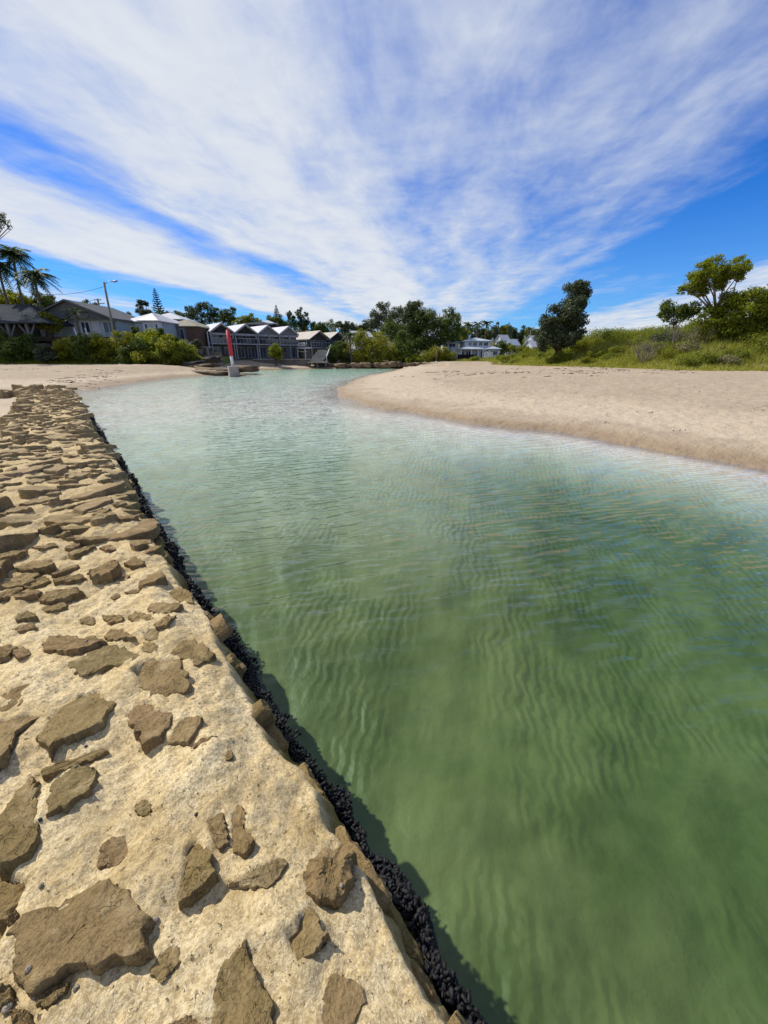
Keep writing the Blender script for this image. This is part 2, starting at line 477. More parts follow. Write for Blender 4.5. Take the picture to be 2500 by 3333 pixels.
MT['mussel'] = mat_plain('mussel_shell', (0.007, 0.007, 0.009), (0.022, 0.019, 0.020), 60, 0.5, 0.3, 200, 0.25)
MT['snail'] = mat_plain('snail_shell', (0.30, 0.255, 0.19), (0.16, 0.135, 0.10), 90, 0.6)
MT['snail_dark'] = mat_plain('dark_snail_shell', (0.045, 0.045, 0.05), (0.02, 0.02, 0.022), 90, 0.45)
MT['rock'] = mat_plain('shore_rock', (0.22, 0.155, 0.09), (0.09, 0.065, 0.04), 1.2, 0.9, 1.0, 6)
MT['rock_dark'] = mat_plain('dark_shore_rock', (0.075, 0.062, 0.048), (0.035, 0.03, 0.025), 1.2, 0.85, 1.0, 6)
MT['wrack'] = mat_plain('seaweed', (0.05, 0.032, 0.018), (0.09, 0.06, 0.03), 5, 0.8)
MT['bark'] = mat_plain('bark', (0.12, 0.09, 0.065), (0.065, 0.05, 0.04), 4, 0.9, 0.6, 12)
MT['bark_pale'] = mat_plain('pale_bark', (0.27, 0.235, 0.20), (0.13, 0.11, 0.095), 3, 0.9, 0.5, 12)
MT['palm_bark'] = mat_plain('palm_bark', (0.15, 0.125, 0.10), (0.09, 0.075, 0.06), 5, 0.9, 0.6, 10)
MT['leaf_olive'] = mat_leaf('olive_leaf', (0.075, 0.092, 0.009), (0.28, 0.275, 0.020), 0.5, 0.45)
MT['leaf_yellow'] = mat_leaf('yellow_green_leaf', (0.075, 0.10, 0.008), (0.28, 0.30, 0.02), 0.5, 0.6)
MT['leaf_dark'] = mat_leaf('dark_leaf', (0.018, 0.034, 0.010), (0.070, 0.098, 0.026), 0.3, 0.4)
MT['leaf_mid'] = mat_leaf('mid_leaf', (0.030, 0.056, 0.010), (0.13, 0.17, 0.022), 0.3, 0.4)
MT['leaf_grey'] = mat_leaf('grey_green_leaf', (0.045, 0.060, 0.034), (0.13, 0.145, 0.080), 0.25, 0.4)
MT['leaf_banksia'] = mat_leaf('banksia_leaf', (0.022, 0.038, 0.016), (0.095, 0.115, 0.055), 0.25, 0.5)
MT['leaf_dune'] = mat_leaf('dune_leaf', (0.085, 0.108, 0.012), (0.27, 0.295, 0.035), 0.5, 0.5, (0.20, 0.15, 0.06))
MT['leaf_dry'] = mat_leaf('dry_leaf', (0.13, 0.115, 0.05), (0.27, 0.24, 0.12), 0.3, 0.5)
MT['twig_grey'] = mat_plain('bare_twig', (0.22, 0.18, 0.14), (0.14, 0.115, 0.09), 3, 0.9)
MT['palm_leaf'] = mat_leaf('palm_leaf', (0.020, 0.045, 0.014), (0.085, 0.125, 0.045), 0.3, 0.5)
MT['pine_leaf'] = mat_leaf('pine_leaf', (0.010, 0.028, 0.016), (0.035, 0.060, 0.035), 0.15, 0.5)
MT['grass'] = mat_leaf('grass_blade', (0.17, 0.19, 0.024), (0.42, 0.40, 0.08), 0.5, 0.3, (0.25, 0.20, 0.08))
MT['lawn'] = mat_plain('lawn', (0.16, 0.20, 0.05), (0.11, 0.15, 0.03), 0.6, 0.9)
MT['white_roof'] = mat_plain('white_metal_roof', (0.50, 0.50, 0.515), (0.43, 0.43, 0.45), 0.6, 0.45)
MT['pale_roof'] = mat_plain('pale_metal_roof', (0.52, 0.51, 0.52), (0.45, 0.44, 0.45), 0.6, 0.5)
MT['tan_roof'] = mat_plain('tan_roof', (0.43, 0.39, 0.33), (0.36, 0.32, 0.27), 0.8, 0.7)
MT['khaki_roof'] = mat_plain('khaki_tile_roof', (0.27, 0.25, 0.18), (0.21, 0.195, 0.14), 1.5, 0.8)
MT['grey_roof'] = mat_plain('grey_roof', (0.12, 0.125, 0.13), (0.09, 0.095, 0.10), 0.8, 0.9, spec=0.08)
MT['dark_roof'] = mat_plain('dark_slate_roof', (0.05, 0.058, 0.066), (0.035, 0.042, 0.05), 0.8, 0.9, spec=0.05)
MT['blue_roof'] = mat_plain('blue_grey_roof', (0.40, 0.45, 0.50), (0.30, 0.34, 0.39), 1.0, 0.6)
MT['pale_wall'] = mat_plain('pale_blue_wall', (0.36, 0.43, 0.47), (0.31, 0.38, 0.42), 0.8, 0.8)
MT['white_wall'] = mat_plain('white_wall', (0.62, 0.66, 0.72), (0.55, 0.59, 0.65), 0.8, 0.8)
MT['grey_wall'] = mat_plain('grey_render_wall', (0.17, 0.18, 0.19), (0.13, 0.14, 0.15), 0.7, 0.85)
MT['dark_wall'] = mat_plain('dark_timber_wall', (0.055, 0.058, 0.060), (0.038, 0.04, 0.042), 0.8, 0.8)
MT['brown_wall'] = mat_plain('brown_brick_wall', (0.12, 0.075, 0.055), (0.08, 0.05, 0.038), 3.0, 0.9)
MT['concrete'] = mat_plain('concrete', (0.34, 0.32, 0.28), (0.24, 0.225, 0.19), 1.0, 0.9, 0.4, 14)
MT['seawall'] = mat_plain('weathered_concrete', (0.16, 0.145, 0.125), (0.10, 0.09, 0.08), 0.8, 0.9, 0.5, 8)
MT['white_trim'] = mat_plain('white_trim', (0.68, 0.70, 0.73), (0.60, 0.62, 0.65), 2, 0.6)
MT['grey_trim'] = mat_plain('grey_trim', (0.30, 0.31, 0.33), (0.24, 0.25, 0.27), 2, 0.6)
MT['curtain'] = mat_plain('curtain', (0.50, 0.53, 0.58), (0.42, 0.45, 0.50), 4, 0.9)
MT['timber'] = mat_plain('weathered_timber', (0.17, 0.12, 0.085), (0.11, 0.08, 0.06), 4, 0.9, 0.3, 20)
MT['pole'] = mat_plain('timber_pole', (0.20, 0.20, 0.16), (0.15, 0.155, 0.125), 3, 0.85)
MT['metal'] = mat_plain('galvanised_metal', (0.35, 0.36, 0.38), (0.28, 0.29, 0.31), 4, 0.45, metal=0.6)
MT['wire'] = mat_plain('cable', (0.03, 0.03, 0.035), None, 3, 0.6)
MT['red'] = mat_plain('red_paint', (0.50, 0.035, 0.045), (0.36, 0.03, 0.035), 1.5, 0.55)
MT['white_paint'] = mat_plain('white_paint', (0.75, 0.75, 0.74), (0.62, 0.62, 0.60), 1.5, 0.55)
MT['black_screen'] = mat_plain('shade_cloth', (0.012, 0.012, 0.014), None, 2, 0.9)
def glass_material():
    m, t = new_mat('window_glass')
    pos = t.n('ShaderNodeNewGeometry').outputs['Position']
    c = t.mix(t.maprange(t.noise(pos, 0.5, 2), 0.35, 0.65), (0.016, 0.022, 0.03), (0.05, 0.062, 0.078))
    finish(t, t.n('ShaderNodeBsdfPrincipled', {'Base Color': c, 'Roughness': 0.07, 'Specular IOR Level': 0.6}).outputs[0])
    return m
MT['glass'] = glass_material()

# ------------------------------------------------------------------ terrain
WA = R(-38.5)
dX, dY = math.sin(WA), math.cos(WA)        # along the wall
nX, nY = math.cos(WA), -math.sin(WA)       # towards the water
def st2xy(s, t):
    return s * dX + t * nX, s * dY + t * nY
def xy2st(x, y):
    return x * dX + y * dY, x * nX + y * nY

SHORE_LEFT = [(-20.2, 25.6), (-21.5, 33.4), (-22.9, 44.0), (-21.0, 48.5), (-17.0, 50.5), (-19.5, 54), (-24, 60), (-26, 68),
              (-22.5, 72.5), (-14.4, 77), (-3, 83), (3, 85), (5.5, 83)]
SHORE_RIGHT = [(3.4, 77), (0.4, 57), (-2.0, 46), (-2.95, 37.7), (-3.15, 29), (-2.63, 22.8), (-0.7, 18.35), (2.7, 13.76),
               (5.68, 10.94), (6.95, 8.44), (7.6, 7.0), (9.8, 3.2), (45, -40), (100, -108)]
WALL_A = st2xy(-150, -0.35); WALL_B = st2xy(28.5, -0.35)
SHORE = [WALL_A, WALL_B] + SHORE_LEFT + SHORE_RIGHT
BANK = [(-200, 58), (-53, 56.4), (-44, 56.6), (-36, 55.5), (-29, 56.5), (-27, 64), (-25, 76), (-14.4, 81), (-3, 87), (4, 88.5), (14, 89), (16, 110), (0, 420), (-300, 420), (-300, 58)]
DUNE = [(60, 14), (40, 28), (32.8, 34.9), (27.4, 38.3), (26.2, 46.3), (20.5, 59), (19.5, 75), (22, 86), (14.5, 89.5), (16, 110), (0, 420), (420, 420), (420, -60)]

def seg_dist(x, y, pts, closed=True):
    d = np.full(x.shape, 1e9)
    n = len(pts)
    for i in range(n if closed else n - 1):
        ax, ay = pts[i]; bx, by = pts[(i + 1) % n]
        ex, ey = bx - ax, by - ay
        t = np.clip(((x - ax) * ex + (y - ay) * ey) / (ex * ex + ey * ey), 0, 1)
        d = np.minimum(d, np.hypot(x - ax - t * ex, y - ay - t * ey))
    return d
def inside(x, y, pts):
    r = np.zeros(x.shape, bool)
    n = len(pts)
    for i in range(n):
        ax, ay = pts[i]; bx, by = pts[(i + 1) % n]
        c = ((ay > y) != (by > y))
        with np.errstate(divide='ignore', invalid='ignore'):
            xx = (bx - ax) * (y - ay) / (by - ay) + ax
        r ^= c & (x < xx)
    return r
def terrain(x, y):
    x = np.asarray(x, float); y = np.asarray(y, float)
    wob = 0.35 * fbm(x * 0.35, y * 0.35, 3, 2)
    xs = x + wob * 0.8; ys = y + 0.6 * fbm(x * 0.3, y * 0.3, 3, 8)
    near = np.hypot(x, y) < 9
    xs = np.where(near, x, xs); ys = np.where(near, y, ys)
    wet = inside(xs, ys, SHORE)
    dS = seg_dist(xs, ys, [WALL_B] + SHORE_LEFT, False)
    dR = seg_dist(xs, ys, SHORE_RIGHT, False)
    s, t = xy2st(x, y)
    dW = np.where(s < 29, np.abs(t + 0.35), 1e9)
    # under water
    dd = np.minimum(dS * 0.7, dR)
    rr_ = np.hypot(x, y)
    deep = 1.08 - 0.53 * sm((rr_ - 1.7) / 5.0) - 0.45 * sm((rr_ - 7.0) / 13) + 0.50 * sm((x - 0.5) / 4) * sm((13 - y) / 7)
    zb = -deep * (1 - np.exp(-dd / 1.7)) - 0.02
    zb = zb + 0.05 * fbm(x * 0.5, y * 0.5, 3, 21) * sm(dd / 2) + 0.025 * fbm(x * 2.2, y * 2.2, 3, 25) * sm(dd / 2)
    zb = np.minimum(zb, -0.015)
    # right-hand spit
    zr = 0.30 * (1 - np.exp(-dR / 0.8)) + 0.62 * sm(dR / 24)
    zr = zr + 0.05 * fbm(x * 0.25, y * 0.25, 3, 4) * sm(dR / 5) + 0.030 * fbm(x * 1.1, y * 1.1, 4, 6) * sm(dR / 2.5) + 0.022 * fbm(x * 3.1, y * 3.1, 2, 9) * sm((dR - 1.0) / 2.5)
    # left-hand beach
    dl = np.minimum(dS, np.where(t < -0.35, dW, 1e9))
    zl = 0.04 + 0.26 * sm(dS / 2.5) + 0.85 * sm((y - 24) / 30) * sm(dS / 9)
    zl = np.where(s < 29, np.maximum(zl * sm(dS / 4), 0) + 0.26 * (1 - sm(dS / 4)), zl)
    zl = zl + 0.05 * fbm(x * 0.3, y * 0.3, 3, 14) + 0.03 * fbm(x * 1.1, y * 1.1, 3, 16) + 0.02 * fbm(x * 3.1, y * 3.1, 2, 19)
    right = (dR < np.minimum(dS, dW))
    z = np.where(wet, zb, np.where(right, zr, np.maximum(zl, 0.03)))
    # vegetated bank and hill on the far and left side
    eb = np.where(inside(xs, ys, BANK), seg_dist(x, y, BANK[:11], False), 0)
    leftness = sm((-22 - x) / 12)
    zb2 = eb * 0
    zb2 = (0.9 + 2.6 * leftness) * sm(eb / 9) + 9.0 * sm((y - 95) / 110) + 6 * sm((y - 180) / 200)
    z = np.where(eb > 0, z + np.where(wet, 0.3, 0) + zb2, z)
    ed = np.where(inside(xs, ys, DUNE), seg_dist(x, y, DUNE[:10], False), 0)
    zd = 2.8 * sm(ed / 11) + 0.9 * sm((ed - 8) / 18) + 0.35 * fbm(x * 0.16, y * 0.16, 3, 31) * sm(ed / 5)
    zd = zd * (1 - 0.75 * sm((y - 62) / 22)) + 9 * sm((y - 120) / 130)
    z = np.where(ed > 0, z + zd, z)
    return z
def tz(x, y):
    return float(terrain(np.array([x]), np.array([y]))[0])

az = np.concatenate([np.arange(-180, -63, 3.0), np.arange(-63, 63, 0.21), np.arange(63, 180.1, 3.0)])
rr = np.concatenate([np.geomspace(0.3, 8, 90), np.geomspace(8, 60, 200)[1:], np.geomspace(60, 160, 60)[1:], np.geomspace(160, 1500, 24)[1:]])
A, RR = np.meshgrid(np.radians(az), rr)
gx = RR * np.sin(A); gy = RR * np.cos(A)
gz = terrain(gx.ravel(), gy.ravel())
V = np.stack([gx.ravel(), gy.ravel(), gz], 1)
F = grid_faces(len(rr), len(az))[:, ::-1]
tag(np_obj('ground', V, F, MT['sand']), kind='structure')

wm = MB()
wm.box(-160, 160, -160, 95, -3.5, 0.0)
tag(wm.build('water', MT['water']), kind='structure')

# ------------------------------------------------------------------ the stone wall
def wall_top(s, t):
    s = np.asarray(s, float); t = np.asarray(t, float)
    z = 0.60 + 0.045 * fbm(s * 0.9, t * 1.1, 3, 41) + 0.031 * fbm(s * 3.6, t * 3.6, 4, 43) + 0.0085 * fbm(s * 19, t * 19, 3, 47)
    z = z - 0.085 * sm((t - 0.12 - 0.06 * fbm(s * 2.2, t * 0 + 1.7, 2, 49)) / 0.26)
    # rough left flank close to the camera: gaps between the stones
    gap = np.exp(-((t + 0.60 + 0.05 * np.sin(s * 9)) / 0.05) ** 2) * sm((1.75 - s) / 0.3)
    z = z - 0.22 * gap
    return z
srow = [-2.0]
step = 0.013
while srow[-1] < 28.0:
    if srow[-1] > 4.5: step *= 1.02
    elif srow[-1] < 0.0: step = 0.04
    else: step = 0.012
    srow.append(srow[-1] + step)
srow = np.array(srow)
tl = np.linspace(0, 1, 14)[:-1]
tt = np.linspace(0, 1, 128)
tf = np.linspace(0, 1, 46)[1:]
nc = len(tl) + len(tt) + len(tf)
Sg = np.repeat(srow[:, None], nc, 1)
T = np.zeros_like(Sg); Z = np.zeros_like(Sg)
left = -1.0 - 0.016 * srow
wav = 0.085 * fbm(srow * 1.3, srow * 0 + 3.1, 5, 51)[:, None]
edge = 0.335 + wav - 0.004 * np.maximum(srow - 8, 0)[:, None]
ztl = wall_top(srow, left)[:, None]
T[:, :13] = left[:, None] - 0.22 * (1 - tl[None]) ** 1.5
Z[:, :13] = -0.1 + (ztl + 0.1) * (tl[None] ** 0.6)
tcols = left[:, None] + (edge - left[:, None]) * tt[None]
T[:, 13:13 + 128] = tcols
Z[:, 13:13 + 128] = wall_top(Sg[:, 13:141], tcols)
ze = Z[:, 140:141]
ff = tf[None]
T[:, 141:] = edge + 0.05 * np.sin(np.minimum(ff * 8, np.pi / 2)) + 0.36 * ff ** 1.1
Z[:, 141:] = ze - 0.02 * np.minimum(ff * 8, 1) - (ze + 0.95) * np.maximum(ff - 0.02, 0) ** 0.9
fn = 0.06 * fbm(Sg[:, 141:] * 3.0, Z[:, 141:] * 4.0, 4, 53) + 0.014 * fbm(Sg[:, 141:] * 14, Z[:, 141:] * 14, 3, 57)
T[:, 141:] += fn * np.minimum(ff * 6, 1)
T[:, :13] += 0.05 * fbm(Sg[:, :13] * 2, Z[:, :13] * 3, 3, 58)
# end of the wall drops into the sand
Z -= 0.9 * sm((Sg - 26.3) / 1.3)
X, Y = st2xy(Sg, T)
WALL = empty('stone_wall', (0, 0, 0))
tag(WALL, 'long low sandstone rubble wall set in sandy mortar along the water', 'stone wall')
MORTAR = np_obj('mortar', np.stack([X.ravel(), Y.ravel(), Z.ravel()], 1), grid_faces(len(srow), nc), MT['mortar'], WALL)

def face_pos(s, z):
    """point on the water face of the wall at height z"""
    e = 0.335 + 0.085 * float(fbm(s * 1.3, 3.1, 5, 51)) - 0.004 * max(s - 8, 0)
    k = min(max((0.52 - z) / 1.5, 0), 1)
    return e + 0.05 + 0.36 * k + 0.06 * float(fbm(s * 3.0, z * 4.0, 4, 53)) * 0.9

def stone_mesh(poly, height, seed, tilt=(0, 0), nring=9, npt=56, rough=0.05, sink=0.07, base=None):
    """rough sandstone slab; poly in local metres round its middle; tilt = slope (dx, dy)"""
    P = np.array(poly, float)
    seg = np.roll(P, -1, 0) - P
    L = np.hypot(seg[:, 0], seg[:, 1]); cum = np.concatenate([[0], np.cumsum(L)])
    u = np.linspace(0, cum[-1], npt, endpoint=False)
    idx = np.clip(np.searchsorted(cum, u, side='right') - 1, 0, len(P) - 1)
    fr = (u - cum[idx]) / np.maximum(L[idx], 1e-9)
    O = P[idx] + seg[idx] * fr[:, None]
    size = math.sqrt(max(1e-6, abs(np.sum(P[:, 0] * np.roll(P[:, 1], -1) - np.roll(P[:, 0], -1) * P[:, 1]) / 2)))
    O = O + size * rough * np.stack([fbm(O[:, 0] / size * 4, O[:, 1] / size * 4, 3, seed), fbm(O[:, 0] / size * 4, O[:, 1] / size * 4, 3, seed + 5)], 1)
    prof = [(1.06, -sink), (1.03, -0.25 * sink), (1.0, height * 0.55), (0.955, height * 0.93)]
    for k in range(1, nring - 3):
        prof.append((0.955 * (1 - k / (nring - 4)) if k < nring - 4 else 0.0, height))
    vs = []
    for q, (sc, zz_) in enumerate(prof[:-1]):
        r = O * sc
        if q >= 2:
            hh = zz_ + (0.20 * height + 0.004) * fbm(r[:, 0] / size * 2.6, r[:, 1] / size * 2.6, 4, seed + 9)
            ter = np.round((r[:, 0] * math.cos(seed) + r[:, 1] * math.sin(seed)) / size * 2.2 + fbm(r[:, 0] / size * 3, r[:, 1] / size * 3, 2, seed + 2) * 0.8)
            hh = hh + ter * 0.16 * height
            hh = hh + r[:, 0] * tilt[0] + r[:, 1] * tilt[1]
            hh = np.maximum(hh, -sink * 0.5) if q == 2 else hh
        else:
            hh = np.full(npt, zz_)
        if q in (1, 2):
            nrm = O / np.maximum(np.hypot(O[:, 0], O[:, 1])[:, None], 1e-6)
            r = r + nrm * (size * 0.035 * fbm(O[:, 0] / size * 7 + q * 5, O[:, 1] / size * 7, 2, seed + 3))[:, None]
        vs.append(np.column_stack([r, hh]))
    nr = len(vs)
    ctr = vs[-1].mean(0)
    V = np.concatenate(vs + [ctr[None]], 0)
    fs = []
    k = np.arange(npt); k2 = (k + 1) % npt
    for q in range(nr - 1):
        fs.append(np.stack([q * npt + k, q * npt + k2, (q + 1) * npt + k2, (q + 1) * npt + k], 1))
    F4 = np.concatenate(fs, 0)
    # close the middle with a fan of degenerate-free triangles
    tri = [(int((nr - 1) * npt + a), int((nr - 1) * npt + b), len(V) - 1) for a, b in zip(k, k2)]
    me = bpy.data.meshes.new('stone')
    area = np.sum(P[:, 0] * np.roll(P[:, 1], -1) - np.roll(P[:, 0], -1) * P[:, 1])
    faces = [tuple(map(int, f)) for f in F4] + tri
    if area < 0:
        faces = [f[::-1] for f in faces]
    me.from_pydata([tuple(v) for v in V], [], faces)
    me.polygons.foreach_set('use_smooth', [True] * len(me.polygons))
    me.update()
    if hasattr(me, 'set_sharp_from_angle'):
        me.set_sharp_from_angle(angle=R(38))
    me.materials.append(MT['stone'])
    return me

STONE_N = 0
occupied = []      # (s, t, radius)
OUTLINES = []
def photo_stone(pts, height, tilt=(0, 0), dz=0.0, npt=80, rough=0.085):
    """a stone whose outline on the wall top was measured in the photograph"""
    global STONE_N
    g = [ground(px, py, 0.60 + dz + height * 0.8) for px, py in pts]
    cx = sum(p[0] for p in g) / len(g); cy = sum(p[1] for p in g) / len(g)
    s, t = xy2st(cx, cy)
    zt = float(np.mean([wall_top(*xy2st(*q)) for q in g] + [wall_top(s, t)] * 3))
    loc = [(p[0] - cx, p[1] - cy) for p in g]
    me = stone_mesh(loc, height, 60 + STONE_N * 7, tilt, nring=11, npt=npt, rough=rough)
    o = link('stone', me, None, WALL)
    o.location = (cx, cy, zt + dz - 0.004)
    STONE_N += 1
    OUTLINES.append([(cx + q[0] * 0.74, cy + q[1] * 0.74) for q in loc])
    rad = max(math.hypot(*p) for p in loc)
    # sample the outline so that loose stones keep clear of it
    for k in range(len(loc)):
        for f in (0.35, 0.8):
            occupied.append((*xy2st(cx + loc[k][0] * f, cy + loc[k][1] * f), rad * 0.30))
    return o
def z6(l): return [(x / 1.843, 1750 + y / 1.843) for x, y in l]
def z7(l): return [(x / 1.992, 2500 + y / 1.992) for x, y in l]
def z8(l): return [(700 + x / 1.992, 2500 + y / 1.992) for x, y in l]

near_stones = [
    # outline, height above the mortar, slope of the top (dx, dy), offset
    (z7([(40, 1020), (170, 910), (350, 850), (560, 740), (700, 660), (790, 760), (860, 800), (960, 960), (940, 1150), (880, 1220), (620, 1280), (430, 1290), (220, 1440), (130, 1400), (60, 1290), (50, 1150)]), 0.035, (0.05, -0.10), 0.006),
    (z7([(200, 1445), (440, 1375), (420, 1450), (290, 1560), (230, 1520)]), 0.02, (0.1, -0.1), 0.0),
    (z7([(630, 500), (680, 430), (780, 410), (840, 460), (840, 550), (760, 600), (660, 615), (610, 595)]), 0.010, (0, 0), 0.0),
    (z7([(870, 220), (930, 185), (975, 220), (970, 290), (910, 300), (865, 260)]), 0.008, (0, 0), 0.0),
    (z7([(1240, 370), (1290, 410), (1350, 500), (1395, 650), (1390, 690), (1260, 800), (1180, 850), (1140, 880), (1165, 700), (1170, 450)]), 0.032, (0.20, -0.10), 0.0),
    (z7([(1330, 290), (1440, 250), (1475, 460), (1410, 490), (1350, 400)]), 0.016, (0.1, 0), 0.0),
    (z7([(1485, 250), (1530, 180), (1580, 240), (1570, 350), (1640, 450), (1580, 540), (1495, 480)]), 0.018, (0.25, 0), 0.0),
    (z7([(970, 1260), (1080, 1110), (1140, 1120), (1165, 1230), (1110, 1300), (1040, 1370), (960, 1320)]), 0.009, (0.1, -0.1), 0.0),
    ([(672, 3220), (715, 3145), (800, 3045), (815, 3100), (822, 3160), (876, 3213), (890, 3300), (900, 3420), (700, 3420), (690, 3300)], 0.028, (0.12, 0.02), 0.0),
    (z8([(80, 720), (250, 610), (430, 530), (470, 590), (390, 690), (330, 760), (220, 740)]), 0.020, (0.05, -0.15), 0.0),
    (z8([(545, 590), (680, 420), (860, 390), (890, 450), (890, 620), (800, 760), (640, 790), (570, 740)]), 0.075, (0.02, -0.03), 0.0),
    (z8([(440, 1080), (560, 850), (640, 880), (690, 1020), (740, 1070), (680, 1150), (540, 1240), (450, 1180)]), 0.015, (0.18, -0.05), 0.0),
    (z7([(0, 240), (60, 150), (150, 20), (240, 40), (245, 200), (235, 330), (250, 420), (180, 560), (60, 610), (-40, 590), (-60, 400)]), 0.038, (0.05, 0.0), 0.0),
    (z7([(290, 200), (350, 60), (500, -60), (620, 0), (600, 150), (510, 180), (450, 240), (330, 290), (300, 320)]), 0.030, (0.05, -0.08), 0.0),
    (z7([(-80, 630), (150, 630), (190, 680), (120, 780), (60, 860), (-20, 950), (-90, 900)]), 0.035, (0.1, -0.2), 0.0),
    (z7([(20, 970), (90, 900), (110, 930), (40, 1010)]), 0.03, (0, 0), 0.0),
    (z7([(-60, 1380), (70, 1420), (80, 1500), (-60, 1580)]), 0.03, (0.1, 0), 0.0),
    (z7([(60, 1580), (180, 1560), (230, 1690), (100, 1700)]), 0.02, (0, 0), 0.0),
    (z7([(1090, 1640), (1200, 1590), (1300, 1620), (1290, 1720), (1100, 1720)]), 0.015, (0, 0), 0.0),
    (z6([(80, 150), (180, 110), (290, 110), (330, 170), (300, 195), (200, 200), (100, 185)]), 0.045, (0.1, -0.1), 0.0),
    (z6([(310, 225), (440, 135), (470, 165), (420, 200), (330, 240)]), 0.04, (0.1, -0.1), 0.0),
    (z6([(520, 200), (560, 160), (680, 105), (710, 140), (715, 190), (660, 230), (560, 240)]), 0.085, (0.05, -0.05), 0.0),
    (z6([(690, 235), (740, 210), (780, 215), (730, 250)]), 0.02, (0, 0), 0.0),
    (z6([(0, 260), (150, 195), (240, 210), (180, 280), (60, 300), (0, 290)]), 0.05, (0.05, -0.1), 0.0),
    (z6([(140, 270), (270, 220), (300, 260), (200, 300), (150, 300)]), 0.035, (0.05, -0.1), 0.0),
    (z6([(330, 250), (480, 215), (520, 245), (400, 270), (320, 275)]), 0.04, (0.05, -0.1), 0.0),
    (z6([(250, 330), (300, 285), (460, 280), (490, 300), (400, 350), (290, 385), (230, 380)]), 0.05, (0.05, -0.1), 0.0),
    (z6([(0, 340), (60, 290), (130, 295), (110, 340), (40, 385), (0, 390)]), 0.045, (0.05, -0.1), 0.0),
    (z6([(80, 360), (170, 310), (250, 330), (230, 370), (100, 385)]), 0.04, (0.05, -0.1), 0.0),
    (z6([(240, 430), (310, 365), (390, 375), (400, 405), (310, 435)]), 0.022, (0.0, -0.05), 0.0),
    (z6([(100, 450), (180, 440), (230, 490), (100, 510)]), 0.03, (0.0, -0.1), 0.0),
    (z6([(70, 550), (200, 510), (220, 540), (100, 565)]), 0.02, (0, 0), 0.0),
    (z6([(450, 460), (510, 430), (560, 460), (550, 485), (470, 480)]), 0.015, (0, 0), 0.0),
    (z6([(600, 440), (650, 440), (735, 450), (725, 490), (650, 500)]), 0.03, (0.1, -0.1), 0.0),
    (z6([(765, 460), (800, 425), (890, 440), (925, 490), (880, 500), (780, 490)]), 0.028, (0.05, -0.1), 0.0),
    (z6([(870, 410), (900, 375), (1020, 375), (1090, 390), (1030, 440), (960, 450)]), 0.03, (0.05, -0.02), 0.0),
    (z6([(920, 530), (1000, 460), (1060, 470), (1000, 540), (950, 555)]), 0.026, (0.1, -0.1), 0.0),
    (z6([(850, 610), (910, 545), (960, 560), (950, 620), (900, 630)]), 0.014, (0, 0), 0.0),
    (z6([(850, 690), (860, 640), (920, 635), (960, 665), (950, 700), (900, 705)]), 0.014, (0, 0), 0.0),
    (z6([(620, 580), (660, 530), (730, 540), (760, 570), (820, 620), (740, 610), (640, 610)]), 0.03, (0.05, -0.1), 0.0),
    (z6([(245, 620), (280, 570), (400, 580), (560, 590), (650, 625), (560, 650), (420, 690), (260, 670)]), 0.05, (0.0, -0.12), 0.0),
    (z6([(385, 780), (500, 710), (650, 640), (720, 650), (860, 710), (780, 760), (620, 790), (500, 835)]), 0.022, (0.0, -0.05), 0.0),
    (z6([(730, 820), (830, 720), (930, 710), (1080, 740), (1110, 830), (1145, 900), (1080, 945), (960, 960), (860, 900)]), 0.018, (0.05, 0), 0.0),
    (z6([(1010, 690), (1080, 600), (1160, 600), (1240, 640), (1280, 690), (1200, 755), (1110, 730)]), 0.030, (0.03, -0.05), 0.0),
    (z6([(735, 1050), (790, 960), (890, 935), (940, 1000), (1020, 1050), (1030, 1120), (960, 1210), (850, 1235), (810, 1150)]), 0.022, (0.06, -0.1), 0.0),
    (z6([(1035, 1130), (1075, 1080), (1200, 1060), (1215, 1090), (1130, 1235), (1000, 1215)]), 0.020, (0.15, 0), 0.0),
    (z6([(245, 1210), (260, 1080), (340, 1020), (480, 900), (600, 860), (660, 920), (690, 980), (650, 1050), (590, 1140), (460, 1200), (340, 1250), (270, 1300)]), 0.025, (0.06, -0.1), 0.0),
    (z6([(-60, 1090), (60, 1060), (230, 1050), (240, 1080), (180, 1130), (90, 1190), (60, 1340), (-60, 1400)]), 0.03, (0.05, -0.1), 0.0),
    (z6([(230, 1360), (400, 1310), (600, 1235), (640, 1245), (570, 1300), (400, 1370), (250, 1410)]), 0.028, (0.0, -0.15), 0.0),
    (z6([(-20, 640), (50, 625), (100, 650), (40, 710), (-20, 720)]), 0.04, (0, -0.1), 0.0),
    (z6([(70, 680), (140, 650), (190, 690), (110, 730)]), 0.03, (0, -0.1), 0.0),
    (z6([(1160, 1275), (1170, 1245), (1230, 1215), (1310, 1200), (1240, 1250)]), 0.010, (0, 0), 0.0),
    (z6([(980, 270), (1060, 230), (1140, 270), (1140, 330), (1060, 320)]), 0.03, (0.05, 0), 0.0),
    (z6([(740, 140), (790, 90), (850, 100), (860, 140), (780, 155)]), 0.03, (0, -0.1), 0.0),
    (z6([(590, 50), (660, 20), (690, 60), (640, 80)]), 0.035, (0, -0.1), 0.0),
    (z6([(-20, 60), (140, 20), (160, 80), (40, 130), (-20, 130)]), 0.05, (0.05, -0.1), 0.0),
    (z6([(190, 60), (320, 30), (350, 50), (250, 80)]), 0.03, (0, -0.1), 0.0),
    (z6([(650, 320), (700, 305), (720, 320), (670, 335)]), 0.012, (0, 0), 0.0),
    (z6([(740, 300), (790, 285), (870, 290), (800, 310)]), 0.012, (0, 0), 0.0),
]
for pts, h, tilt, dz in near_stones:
    photo_stone(pts, h * 0.70, (tilt[0] * 1.4, tilt[1] * 1.4), dz)

